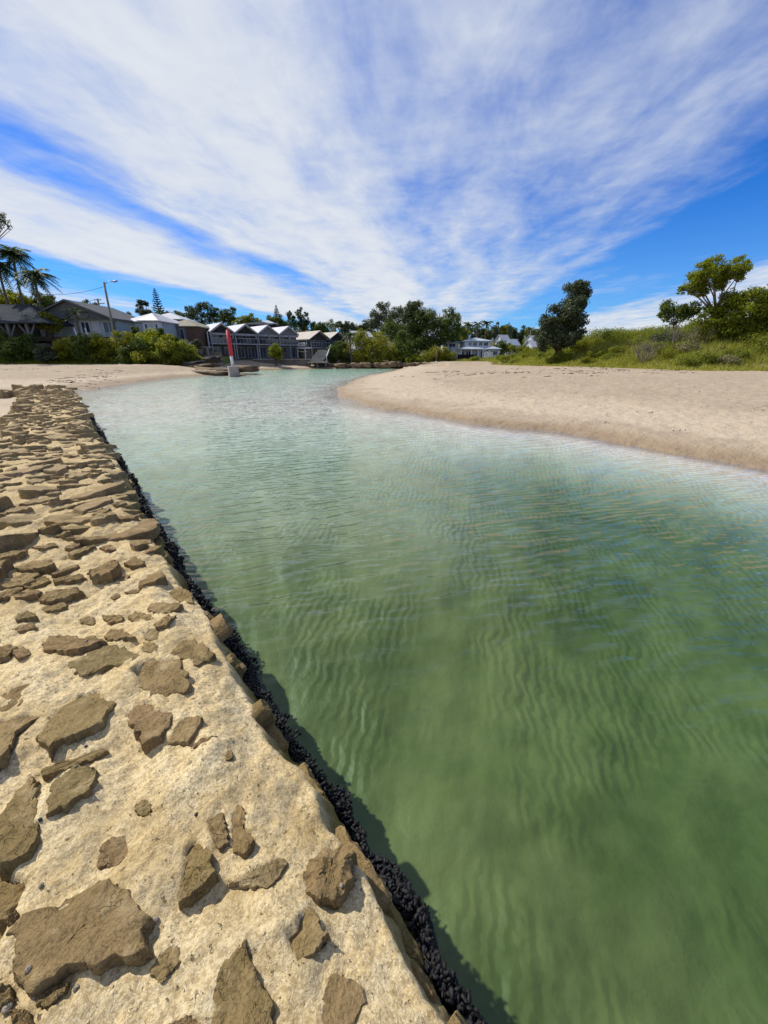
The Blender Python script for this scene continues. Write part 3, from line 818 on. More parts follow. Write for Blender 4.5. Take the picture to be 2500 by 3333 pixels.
# seat the measured stones: the mortar is hollow beneath them
co = np.zeros(len(MORTAR.data.vertices) * 3, np.float32)
MORTAR.data.vertices.foreach_get('co', co); co = co.reshape(-1, 3)
nearv = np.where((np.hypot(co[:, 0], co[:, 1]) < 5.5) & (co[:, 2] > 0.4))[0]
hol = np.zeros(len(nearv), bool)
for q in OUTLINES:
    hol |= inside(co[nearv, 0].astype(float), co[nearv, 1].astype(float), q)
co[nearv[hol], 2] -= 0.03
MORTAR.data.vertices.foreach_set('co', co.ravel()); MORTAR.data.update()

def loose_outline(a, b, n):
    ph = rnd.uniform(0, 6.28)
    out = []
    for k in range(n):
        an = 2 * math.pi * k / n + rnd.uniform(-0.22, 0.22)
        q = rnd.uniform(0.78, 1.15)
        out.append((a * q * math.cos(an), b * q * math.sin(an)))
    return out
# the rest of the top: stones packed more closely farther along
def try_stone(s, t, a, b, rot):
    for (os_, ot, orad) in occupied:
        if abs(os_ - s) < 1.0 and (os_ - s) ** 2 + (ot - t) ** 2 < (orad + 0.78 * math.sqrt(a * b)) ** 2:
            return False
    return True
placed = []
tries = 0
while len(placed) < 440 and tries < 60000:
    tries += 1
    u = rnd.random()
    s = 0.2 + 26.0 * u ** 1.25
    lt = -0.95 - 0.016 * s
    t = rnd.uniform(lt, 0.30 - 0.004 * max(s - 8, 0))
    k = rnd.random() ** 1.8
    a = 0.05 + 0.24 * k + 0.004 * s
    b = a * rnd.uniform(0.5, 0.95)
    px_ok = s < 3.3
    if px_ok:
        if rnd.random() < 0.96: continue
        a *= 0.35; b *= 0.35
    rot = WA * -1 + rnd.gauss(0.35, 0.8)
    if not try_stone(s, t, a * (0.8 if s > 4 else 1), b * (0.8 if s > 4 else 1), rot): continue
    occupied.append((s, t, (0.70 if s > 4 else 0.82) * math.sqrt(a * b)))
    placed.append((s, t, a, b, rot))
placed.sort(key=lambda p: -math.sqrt(p[2] * p[3]) / (p[0] + 1.2))
far_join = MB()
for i, (s, t, a, b, rot) in enumerate(placed):
    h = rnd.uniform(0.010, 0.042) * (0.3 if s < 3.3 else 1.0)
    out = loose_outline(a, b, 9)
    c_, s_ = math.cos(rot), math.sin(rot)
    out = [(p[0] * c_ - p[1] * s_, p[0] * s_ + p[1] * c_) for p in out]
    # strata lean: lit side up-left, broken edge to the lower right
    tilt = (rnd.uniform(-0.12, 0.22), rnd.uniform(-0.30, 0.06))
    x, y = st2xy(s, t)
    me = stone_mesh(out, h, 900 + i * 3, tilt, nring=8, npt=30 if s < 9 else 20, rough=0.06)
    z = float(wall_top(s, t))
    if i < 205:
        o = link('stone', me, None, WALL); o.location = (x, y, z)
    else:
        far_join.add([(v.co.x + x, v.co.y + y, v.co.z + z) for v in me.vertices], [tuple(p.vertices) for p in me.polygons])
        bpy.data.meshes.remove(me)
fj = far_join.build('small_stones', MT['stone'], WALL, True)
fj['kind'] = 'stuff'
# stones showing on the water face
for k in range(22):
    s = 0.25 + 7.5 * (k / 22.0) ** 1.5 + rnd.uniform(-0.12, 0.12)
    z = rnd.uniform(0.28, 0.46)
    a = rnd.uniform(0.05, 0.16) * (1 + 0.08 * s); b = rnd.uniform(0.035, 0.09)
    me = stone_mesh(loose_outline(a, b, 9), rnd.uniform(0.012, 0.05), 2500 + k * 3, (0, 0), nring=8, npt=36)
    t = face_pos(s, z)
    x, y = st2xy(s, t - rnd.uniform(0.01, 0.035))
    o = link('stone', me, None, WALL)
    # local z points out of the face
    out = Vector((nX, nY, 0.45)).normalized(); al = Vector((dX, dY, 0)); upv = out.cross(al)
    m = Matrix((al, upv, out)).transposed().to_4x4(); m.translation = Vector((x, y, z))
    o.matrix_world = m
# crumbled end of the wall, turning left over the sand
for k in range(26):
    u = k / 25.0
    s = 26.2 + rnd.uniform(-0.5, 0.9); t = -0.2 - 5.2 * u + rnd.uniform(-0.3, 0.3)
    a = rnd.uniform(0.22, 0.5); b = a * rnd.uniform(0.5, 0.8)
    me = stone_mesh(loose_outline(a, b, 8), rnd.uniform(0.08, 0.22), 3200 + k * 3, (0.05, -0.1), nring=7, npt=20, sink=0.5)
    x, y = st2xy(s, t)
    o = link('stone', me, None, WALL); o.location = (x, y, max(tz(x, y), 0.25) + 0.12 + (0.2 if u < 0.3 else 0))
# rough left edge of the wall
for k in range(34):
    s = 3.0 + 22 * (k / 33.0); lt = -0.93 - 0.016 * s
    a = rnd.uniform(0.16, 0.34); b = a * rnd.uniform(0.55, 0.85)
    me = stone_mesh(loose_outline(a, b, 8), rnd.uniform(0.05, 0.15), 3600 + k * 3, (0.12, -0.08), nring=7, npt=22, sink=0.35)
    x, y = st2xy(s, lt + rnd.uniform(-0.2, 0.08))
    o = link('stone', me, None, WALL); o.location = (x, y, 0.5 + rnd.uniform(-0.06, 0.06))

# ------------------------------------------------------------------ mussels along the waterline
def shell_template():
    prof = [(-0.5, 0.0), (-0.38, 0.2), (-0.1, 0.33), (0.2, 0.32), (0.42, 0.18), (0.5, 0.0)]
    vs = []; n = 6
    for (x, r) in prof[1:-1]:
        for k in range(n):
            a = 2 * math.pi * k / n
            vs.append((x, r * math.cos(a), 0.62 * r * math.sin(a)))
    vs.append((-0.5, 0, 0)); vs.append((0.5, 0.03, 0))
    fs = []
    for i in range(3):
        for k in range(n):
            a, b, c, d = i * n + k, i * n + (k + 1) % n, (i + 1) * n + (k + 1) % n, (i + 1) * n + k
            fs += [(a, b, c), (a, c, d)]
    for k in range(n):
        fs.append((4 * n, (k + 1) % n, k)); fs.append((4 * n + 1, 3 * n + k, 3 * n + (k + 1) % n))
    return np.array(vs), np.array(fs)
tv, tfc = shell_template()
NM = 21000
MV = np.zeros((NM, len(tv), 3)); 
k = 0
for i in range(NM):
    s = 0.1 + 17.0 * rnd.random() ** 2.6
    if float(pnoise(s * 2.1, 5.5, 77)) < -0.12 and rnd.random() < 0.75: s = min(s + 0.22, 17.0)
    hi = 0.23 + 0.22 * float(pnoise(s * 1.7, 0.3, 71)) + 0.07 * float(pnoise(s * 5, 0.9, 73))
    z = -0.12 + (hi + 0.12) * rnd.random() ** 0.75
    t = face_pos(s, z) + rnd.uniform(-0.005, 0.06) * (1 + 0.5 * float(pnoise(s * 4, 2.2, 75)))
    L = rnd.uniform(0.014, 0.030) * (1 + 0.12 * s)
    x, y = st2xy(s, t)
    ax = Vector((nX * 0.35 + rnd.gauss(0, 0.6), nY * 0.35 + rnd.gauss(0, 0.6), rnd.gauss(0.4, 0.6))).normalized()
    sd = ax.cross(Vector((rnd.gauss(0, 1), rnd.gauss(0, 1), rnd.gauss(0, 1)))).normalized(); up = ax.cross(sd)
    M = np.array([ax[:], sd[:], up[:]]) * L
    MV[i] = tv @ M + np.array([x, y, z])
MF = (tfc[None] + (np.arange(NM) * len(tv))[:, None, None]).reshape(-1, 3)
mo = np_obj('mussel_bed', MV.reshape(-1, 3), MF, MT['mussel'])
tag(mo, 'band of black mussels crusted on the wall at the waterline', 'mussels', kind='stuff')

# ------------------------------------------------------------------ sea snails on the wall
def snail_mesh(mat):
    vs = []; fs = []; n = 8; turns = 26
    for i in range(turns):
        u = i / (turns - 1); a = u * 2 * math.pi * 2.4
        r = 0.30 * (1 - u) ** 1.0; c = Vector((r * math.cos(a), r * math.sin(a), 0.28 + 0.5 * u)); tr = 0.30 * (1 - 0.88 * u)
        e1 = Vector((math.cos(a), math.sin(a), 0)); e2 = Vector((0, 0, 1))
        for k in range(n):
            q = 2 * math.pi * k / n
            vs.append(c + (e1 * math.cos(q) + e2 * math.sin(q)) * tr)
    for i in range(turns - 1):
        for k in range(n):
            fs.append((i * n + k, i * n + (k + 1) % n, (i + 1) * n + (k + 1) % n, (i + 1) * n + k))
    fs.append(tuple(range(n))); fs.append(tuple((turns - 1) * n + k for k in range(n - 1, -1, -1)))
    m = MB(); m.add(vs, fs)
    return m
snails = [((640, 2662), 0.020, 'snail_dark', 'dark sea snail in the mortar above the pointed triangular stone'),
          ((283, 2438), 0.016, 'snail_dark', 'lone dark sea snail on bare mortar below the fractured stones'),
          ((138, 2675), 0.018, 'snail_dark', 'dark blue sea snail in the crevice beside the tall left stone'),
          ((142, 2890), 0.020, 'snail', 'pale spiral sea snail above the big flat stone'),
          ((513, 3003), 0.020, 'snail', 'pale sea snail on mortar right of the big flat stone'),
          ((100, 3165), 0.022, 'snail', 'pale sea snail sitting on the lower corner of the big flat stone'),
          ((257, 3225), 0.020, 'snail', 'round grey sea snail in the hollow under the big flat stone'),
          ((35, 3290), 0.030, 'snail', 'largest striped sea snail in the gap at the lower left corner'),
          ((1112, 2892), 0.018, 'snail', 'white sea snail in the shade below the jutting block'),
          ((250, 2505), 0.016, 'snail', 'tiny white sea snail on the ledge of the cracked stone'),
          ((283, 2095), 0.020, 'snail', 'pale sea snail on the long stone in the middle of the wall')]
SNAILS = []
for (px, py), r, mk, lab in snails:
    x, y = ground(px, py, 0.615)
    s, t = xy2st(x, y)
    o = snail_mesh(mk).build('sea_snail', MT[mk], None, True)
    o.scale = (r * .75, r * .75, r * .75); o.rotation_euler = (rnd.uniform(-.5, .5), rnd.uniform(-.5, .5), rnd.uniform(0, 6))
    o.location = (x, y, float(wall_top(s, t)) + 0.004)
    SNAILS.append(o)
    tag(o, lab, 'sea snail', 'sea snails on the wall')

# ------------------------------------------------------------------ vegetation builders
def leaf_cloud(name, clumps, n, size, mat, parent, seed, up=0.35, shell=0.45, aspect=0.5):
    """many small leaf faces spread through clumps (x, y, z, rx, ry, rz)"""
    g = np.random.default_rng(seed)
    C = np.array(clumps, float)
    wgt = C[:, 3] * C[:, 5]
    idx = g.choice(len(C), n, p=wgt / wgt.sum())
    d = g.normal(size=(n, 3)); d /= np.linalg.norm(d, axis=1)[:, None]
    # uneven outline: the radius varies with direction inside each clump
    lump = 1 + 0.35 * pnoise(d[:, 0] * 2.2 + idx * 3.7, d[:, 2] * 2.2 + d[:, 1] * 1.3 + idx, seed % 50)
    rad = g.random(n) ** shell * lump
    c = C[idx, :3] + d * C[idx, 3:6] * rad[:, None]
    nr = d + g.normal(size=(n, 3)) * 0.8 + np.array([0, 0, up]); nr /= np.linalg.norm(nr, axis=1)[:, None]
    a = np.cross(nr, g.normal(size=(n, 3))); a /= np.maximum(np.linalg.norm(a, axis=1), 1e-6)[:, None]
    b = np.cross(nr, a)
    L = (size * g.uniform(0.6, 1.3, n))[:, None]
    a = a * L * 0.5; b = b * L * 0.5 * aspect
    V = np.stack([c - a, c + b, c + a, c - b], 1).reshape(-1, 3)
    F = np.arange(4 * n).reshape(-1, 4)
    return np_obj(name, V, F, mat, parent, False)

SEED = [100]
def tree_px(name, label, base, Y, clumps, leaf, bark='bark', n=5000, size=0.3, cat='tree', group=None, depth=1.0,
            trunk=True, tr=0.2, shell=0.45, sub=8, limbs=True, zb=None, flat=1.0):
    """a tree standing at depth Y whose clump sizes were measured in the photograph; clumps get their own depth"""
    SEED[0] += 1
    g = random.Random(SEED[0])
    b = at(base[0], base[1], Y)
    zg = tz(b.x, b.y) if zb is None else zb
    root = empty(name, (b.x, b.y, zg - 0.05))
    tag(root, label, cat, group)
    cl = []; tips = []
    for (px, py, r) in clumps:
        m = mpp(py, Y); R0 = r * m
        dy = g.uniform(-0.7, 0.7) * R0 * depth
        p = at(px, py, Y + dy) - Vector((b.x, b.y, zg - 0.05))
        tips.append(p)
        cl.append((p.x, p.y, p.z, R0 * 0.76, R0 * 0.76 * depth, R0 * 0.68 * flat))
        for k in range(sub):
            d = Vector((g.gauss(0, 1), g.gauss(0, 1), g.gauss(0.15, 0.8))).normalized()
            q = R0 * g.uniform(0.3, 0.55)
            cl.append((p.x + d.x * R0 * 0.85, p.y + d.y * R0 * 0.85 * depth, p.z + d.z * R0 * 0.8 * flat, q, q, q * 0.75 * flat))
    if trunk:
        tb = MB()
        top = sum(tips, Vector()) / len(tips)
        h0 = max(min(t.z for t in tips) * 0.55, 0.4)
        fork = Vector((top.x * 0.35, top.y * 0.35, h0))
        tb.tube([(0, 0, 0), (fork.x * 0.3 + g.uniform(-.1, .1), fork.y * .3, h0 * 0.5), fork], [tr, tr * 0.82, tr * 0.7], 8)
        for t in tips:
            mid = fork.lerp(t, 0.5) + Vector((g.uniform(-.1, .1), g.uniform(-.1, .1), g.uniform(-.05, .12))) * (t - fork).length
            tb.tube([fork, mid, t], [tr * 0.55, tr * 0.34, tr * 0.1], 6)
            for q in range(3 if limbs else 0):
                e = t + Vector((g.gauss(0, 1), g.gauss(0, 1), g.gauss(0.2, .6))).normalized() * cl[0][3] * 0.9
                tb.tube([mid.lerp(t, g.uniform(0.1, .9)), e], [tr * 0.2, tr * 0.06], 5)
        tb.build('trunk', MT[bark], root, True)
    leaf_cloud('crown' if trunk else 'foliage', cl, int(n * 1.5), size, MT[leaf], root, SEED[0], shell=shell)
    return root

def palm(name, label, crown, base, Y, rpx, n=26, group=None, fan=False, droop=1.0, zb=None):
    SEED[0] += 1
    g = random.Random(SEED[0])
    c = at(*crown, Y); b = at(*base, Y)
    zg = tz(b.x, b.y) if zb is None else zb
    root = empty(name, (b.x, b.y, zg - 0.1))
    tag(root, label, 'palm tree', group)
    o = Vector((b.x, b.y, zg - 0.1)); top = c - o
    tb = MB()
    pts = [Vector((0, 0, 0)).lerp(top, k / 6) + Vector((0.12 * math.sin(k), 0, 0)) for k in range(7)]
    tb.tube(pts, [0.24, 0.2, 0.18, 0.17, 0.16, 0.16, 0.2], 10)
    tb.build('trunk', MT['palm_bark'], root, True)
    Rm = rpx * mpp(crown[1], Y)
    for k in range(n):
        f = MB()
        an = 2 * math.pi * (k / n) * 2.618 * 3; el = g.uniform(-0.5, 1.15)
        d = Vector((math.cos(an), math.sin(an), 0))
        L = Rm * g.uniform(0.8, 1.15)
        spine = []
        for q in range(8):
            u = q / 7
            spine.append(pts[-1] + d * (L * u * math.cos(el * (1 - 0.4 * u))) + Vector((0, 0, L * (math.sin(el) * u - droop * 0.62 * u * u))))
        f.tube(spine, [0.03 * Rm / 2 * (1 - 0.8 * q / 7) + 0.008 for q in range(8)], 4)
        nl = 17 if not fan else 9
        for q in range(nl):
            u = (q + 1) / (nl + 0.5)
            if fan: u = 0.55 + 0.45 * u * 0.2
            i0 = min(int(u * 7), 6); p = spine[i0].lerp(spine[i0 + 1], u * 7 - i0)
            ax = (spine[i0 + 1] - spine[i0]).normalized(); sd = ax.cross(Vector((0, 0, 1))).normalized()
            for sgn in (-1, 1):
                ll = L * (0.30 * math.sin(math.pi * min(u * 0.85 + 0.12, 1)) + 0.05)
                fd = (sd * sgn + ax * 0.75 + Vector((0, 0, g.uniform(-0.75, -0.1) * droop))).normalized()
                if fan:
                    a2 = (q / (nl - 1)) * 1.35; fd = (ax * math.cos(a2) + sd * sgn * math.sin(a2)).normalized(); ll = L * 0.45
                wd = ax * (0.036 * L)
                if fan: wd = fd.cross(Vector((0, 0, 1))).normalized() * 0.05 * L
                f.add([p - wd, p + wd, p + fd * ll], [(0, 1, 2)])
        f.build('frond', MT['palm_leaf'], root)
    return root

def norfolk(name, label, top, base_y, Y, wpx, tiers):
    SEED[0] += 1
    g = random.Random(SEED[0])
    tpt = at(top[0], top[1], Y)
    zg = tz(tpt.x, Y)
    root = empty(name, (tpt.x, Y, zg - 0.1))
    tag(root, label, 'pine tree')
    H = tpt.z - zg + 0.1
    tb = MB(); tb.tube([(0, 0, 0), (0.05, 0, H * 0.5), (0, 0, H)], [0.28, 0.18, 0.03], 8); tb.build('trunk', MT['bark'], root, True)
    zlow = at(top[0], base_y, Y).z - zg
    W = wpx * mpp(top[1], Y)
    for i in range(tiers):
        u = i / (tiers - 1); z = H - 0.25 - (H - zlow) * u ** 1.08
        r = W * (0.10 + 0.9 * u) * g.uniform(0.88, 1.1)
        cl = []; nb = 6
        f = MB()
        for k in range(nb):
            an = 2 * math.pi * (k + 0.5 * (i % 2)) / nb + g.uniform(-.15, .15)
            e = Vector((math.cos(an) * r, math.sin(an) * r, z + r * 0.22))
            f.tube([(0, 0, z), (e.x * .55, e.y * .55, z + r * 0.04), e], [0.05, 0.035, 0.01], 4)
            for q in range(5):
                w_ = 0.25 + 0.75 * q / 4
                cl.append((e.x * w_, e.y * w_, z + r * 0.22 * w_ * w_ + 0.02, 0.10 * r + 0.06, 0.10 * r + 0.06, 0.06 * r + 0.07))
        f.build('branch', MT['bark'], root)
        leaf_cloud('needles', cl, int(260 + 500 * u), 0.22, MT['pine_leaf'], root, SEED[0] * 31 + i)
    return root

# ------------------------------------------------------------------ building helpers (local: x right, y back, z up, front at y = 0)
class House:
    def __init__(self, name, label, loc, rz=0.0, cat='house', group=None):
        self.r = empty(name, loc, rz); tag(self.r, label, cat, group)
    def part(self, name, mat, mb, parent=None):
        return mb.build(name, MT[mat], parent or self.r)
    def box(self, name, mat, *b, parent=None):
        return self.part(name, mat, MB().box(*b), parent)
    def gable(self, name, mat, w, d, h, rise, ov=0.35, th=0.14, x=0.0, y=0.0, ovf=None):
        ovf = ov if ovf is None else ovf
        k = rise / (w / 2); m = MB()
        for sg in (-1, 1):
            e = (x + sg * (w / 2 + ov), y - ovf, h - ov * k); a = (x, y - ovf, h + rise)
            m.prism([e, a, (x, y - ovf, h + rise + th), (e[0], y - ovf, e[2] + th)], (0, d + 2 * ovf, 0))
        return self.part(name, mat, m)
    def gable_wall(self, name, mat, w, d, h, rise, x=0.0, y=0.0, z0=0.0):
        m = MB()
        m.prism([(x - w / 2, y, z0), (x + w / 2, y, z0), (x + w / 2, y, h), (x, y, h + rise), (x - w / 2, y, h)], (0, d, 0))
        return self.part(name, mat, m)
    def hip(self, name, mat, x0, x1, y0, y1, z, rise, ov=0.4, th=0.14):
        x0 -= ov; x1 += ov; y0 -= ov; y1 += ov
        m = MB(); hx = (x1 - x0) / 2; hy = (y1 - y0) / 2
        if hx >= hy: a, b = (x0 + hy, y0 + hy), (x1 - hy, y0 + hy)
        else: a, b = (x0 + hx, y0 + hx), (x0 + hx, y1 - hx)
        if hx == hy: b = (a[0] + 0.02, a[1])
        vs = [(x0, y0, z), (x1, y0, z), (x1, y1, z), (x0, y1, z), (x0, y0, z + th), (x1, y0, z + th), (x1, y1, z + th), (x0, y1, z + th),
              (a[0], a[1], z + rise), (b[0], b[1], z + rise)]
        fs = [(0, 3, 2, 1), (0, 1, 5, 4), (1, 2, 6, 5), (2, 3, 7, 6), (3, 0, 4, 7)]
        if hx >= hy: fs += [(4, 5, 9, 8), (5, 6, 9), (6, 7, 8, 9), (7, 4, 8)]
        else: fs += [(4, 5, 8), (5, 6, 9, 8), (6, 7, 9), (7, 4, 8, 9)]
        m.add(vs, fs)
        return self.part(name, mat, m)
    def win(self, u0, u1, z0, z1, face='front', off=0.0, trim='white_trim', mull=1, name='window', pane='glass'):
        """window on a wall plane; off = y of the front, x of a side"""
        def P(u, o, z):
            return (u, off - o, z) if face == 'front' else ((off - o, u, z) if face == 'left' else (off + o, u, z))
        m = MB(); t = 0.07
        def bx(a, b, c, d):
            p0 = P(a, 0.0, c); p1 = P(b, 0.08, d)
            m.box(min(p0[0], p1[0]), max(p0[0], p1[0]), min(p0[1], p1[1]), max(p0[1], p1[1]), c, d)
        bx(u0, u0 + t, z0, z1); bx(u1 - t, u1, z0, z1); bx(u0 + t, u1 - t, z0, z0 + t); bx(u0 + t, u1 - t, z1 - t, z1)
        for k in range(mull):
            c = u0 + (u1 - u0) * (k + 1) / (mull + 1); bx(c - t / 2, c + t / 2, z0 + t, z1 - t)
        f = self.part(name, trim, m)
        g = MB(); p0 = P(u0 + t, 0.0, z0 + t); p1 = P(u1 - t, 0.03, z1 - t)
        g.box(min(p0[0], p1[0]), max(p0[0], p1[0]), min(p0[1], p1[1]), max(p0[1], p1[1]), z0 + t, z1 - t)
        self.part('pane', pane, g, f)
        return f
    def rail(self, x0, x1, y, z, h=1.0, n=10, mat='white_trim', glass=False):
        m = MB(); m.box(x0, x1, y - 0.04, y + 0.04, z + h - 0.08, z + h)
        for k in range(n + 1):
            c = x0 + (x1 - x0) * k / n; m.box(c - 0.025, c + 0.025, y - 0.025, y + 0.025, z, z + h - 0.08)
        o = self.part('railing', mat, m)
        if glass: self.part('pane', 'glass', MB().box(x0, x1, y - 0.01, y + 0.01, z + 0.05, z + h - 0.1), o)

# ---- open pavilion at the left edge
Y = 58; m = mpp(1050, Y)
p = at(-25, 1118, Y)
h = House('pavilion', 'dark roofed open timber pavilion behind the beach bushes at left', (p.x, p.y, p.z - 1.5), cat='pavilion')
z_e = at(0, 1052, Y).z - (p.z - 1.5); hw = 178 * m
h.hip('roof', 'dark_roof', -hw, hw, 0.4, 9.6, z_e, 68 * m, 0.3)
for k, x in enumerate((-hw + 0.6, -hw * 0.42, hw * 0.28, hw * 0.64)):
    o = h.box('post', 'grey_wall', x - 0.16, x + 0.16, 0.8, 1.1, 0, z_e)
    MBb = MB(); MBb.bar((x + 0.1, 0.95, z_e - 1.6), (x + 1.1, 0.95, z_e - 0.1), 0.16, (0, 1, 0)); MBb.bar((x - 0.1, 0.95, z_e - 1.6), (x - 1.1, 0.95, z_e - 0.1), 0.16, (0, 1, 0))
    h.part('brace', 'grey_wall', MBb, o)
h.box('back_wall', 'dark_wall', -hw + 0.5, hw - 1.2, 6.0, 6.3, 0, z_e)
h.box('platform', 'timber', -hw + 0.2, hw - 0.8, 0.6, 9.0, 0, 1.5)

# ---- grey low gable house
Y = 63; m = mpp(1040, Y); p = at(246, 1092, Y)
h = House('gable_house', 'low grey gabled house with pale blue wall behind the fan palm', (p.x, p.y, p.z - 1.2))
W_ = 262 * m; ze = at(0, 1037, Y).z - p.z + 1.2; rise = 50 * m
h.gable_wall('wall', 'pale_wall', W_, 9, ze, rise * 0.999, y=0.9)
h.gable('roof', 'grey_roof', W_, 9.9, ze, rise, 0.45, 0.22, ovf=0.5)
h.part('gable_panel', 'grey_roof', MB().prism([(-W_ / 2 - 0.2, 0.0, ze - 0.05), (W_ / 2 + 0.2, 0.0, ze - 0.05), (0, 0.0, ze + rise - 0.02)], (0, 0.12, 0)))
for a, b, pn in ((0.6, 1.9, 'glass'), (2.3, 3.3, 'curtain'), (3.9, 5.6, 'glass'), (-4.6, -2.6, 'glass')):
    h.win(a, b, ze - 1.9, ze - 0.35, 'front', 0.89, mull=1, pane=pn)
for x in (-W_ / 2 + 0.3, W_ / 2 - 0.2):
    h.box('post', 'dark_wall', x - 0.16, x + 0.16, 0.12, 0.42, 0, ze)
h.box('deck', 'timber', -W_ / 2, W_ / 2, -0.6, 0.88, 0.4, 1.0)
st = MB(); q0 = Vector((1.3, -0.8, 1.2)); 
for dx in (0.0, 1.6): st.bar((0.6 + dx, -0.75, ze - 1.3), (2.6 + dx, -3.2, 0.1), 0.14)
h.part('stair_rail', 'white_trim', st)
# side wing to the left
h.box('wing', 'pale_wall', -W_ / 2 - 4, -W_ / 2 - 0.01, 3.0, 9, 0, ze - 0.4)
h.part('wing_roof', 'khaki_roof', MB().prism([(-W_ / 2 - 4.4, 2.6, ze - 0.4), (-W_ / 2 + 0.6, 2.6, ze + 0.75), (-W_ / 2 + 0.6, 2.6, ze + 0.95), (-W_ / 2 - 4.4, 2.6, ze - 0.2)], (0, 6.8, 0)))

# ---- white roofed bungalow
Y = 68; m = mpp(1050, Y); p = at(478, 1092, Y)
h = House('bungalow', 'pale blue bungalow under a white hipped roof beside the grey gabled house', (p.x, p.y, p.z - 1.5))
ze = at(0, 1049, Y).z - p.z + 1.5; W_ = 122 * m
h.box('wall', 'pale_wall', -W_ / 2, W_ / 2, 0, 8, 0, ze)
h.hip('roof', 'pale_roof', -W_ / 2, W_ / 2, 0, 8, ze, 33 * m, 0.35)
h.hip('front_roof', 'pale_roof', W_ * 0.04, W_ / 2 - 0.1, -1.4, 4.0, ze + 0.01, 26 * m, 0.35)
h.box('front_wall', 'white_wall', W_ * 0.06, W_ / 2 - 0.15, -1.3, -0.01, 0, ze)
for a, b, f, o, pn in ((-W_ * .30, -W_ * .10, 'front', -0.01, 'curtain'), (-W_ * .46, -W_ * .34, 'front', -0.01, 'glass'), (-W_ * .08, W_ * .03, 'front', -0.01, 'glass'), (W_ * .12, W_ * .20, 'front', -1.31, 'glass'), (W_ * .23, W_ * .38, 'front', -1.31, 'curtain'), (W_ * .40, W_ * .47, 'front', -1.31, 'glass')):
    h.win(a, b, ze - 1.75, ze - 0.3, f, o, mull=0, pane=pn)

# ---- brown brick house with khaki roof
Y = 72; m = mpp(1060, Y); p = at(598, 1128, Y)
h = House('brick_house', 'brown two storey brick house with khaki hipped roof and pergola', (p.x, p.y, p.z - 1.0))
ze = at(0, 1064, Y).z - p.z + 1.0; W_ = 104 * m
h.box('wall', 'brown_wall', -W_ / 2, W_ / 2, 0, 8, 0, ze)
h.hip('roof', 'khaki_roof', -W_ / 2, W_ / 2, 0, 8, ze, 26 * m, 0.3)
h.box('window_bay', 'grey_wall', -W_ * .42, W_ * .16, -0.12, -0.01, ze - 2.6, ze - 0.05)
for a, b in ((-.38, -.26), (-.24, -.12), (-.02, .10)):
    h.win(W_ * a, W_ * b, ze - 1.9, ze - 0.3, 'front', -0.13, 'grey_trim', 0)
h.box('band', 'grey_trim', -W_ * .44, W_ * .2, -0.5, -0.14, ze - 2.75, ze - 2.6)
h.rail(-W_ * .42, W_ * .18, -0.42, ze - 2.6, 0.7, 8, 'grey_trim')
pg = h.box('pergola', 'grey_trim', -W_ * .44, W_ * .95, -2.4, -0.6, ze - 3.25, ze - 3.1)
for k in range(4):
    x = -W_ * .4 + k * W_ * .44; h.box('post', 'grey_trim', x - .1, x + .1, -2.3, -2.1, -1.5, ze - 3.26, parent=pg)
h.gable('porch_roof', 'grey_trim', 2.4, 1.6, ze - 3.05, 0.75, 0.1, 0.12, x=W_ * .2, y=-2.5)
h.win(W_ * .1, W_ * .24, ze - 4.6, ze - 3.6, 'front', -0.01, 'white_trim', 0, pane='curtain')
# white roofs standing behind it
Y = 84; m = mpp(1030, Y); p = at(535, 1060, Y)
h = House('back_bungalow', 'white roofed house peeping over the bungalow and the brick house', (p.x, p.y, p.z - 4))
ze = at(0, 1041, Y).z - p.z + 4
h.box('wall', 'grey_wall', -3.2, 3.4, 0, 6, 0, ze); h.hip('roof', 'white_roof', -3.2, 3.4, 0, 6, ze, 1.5, 0.4)
h.win(-1.5, 0.5, ze - 0.9, ze - 0.2, 'front', -0.01)

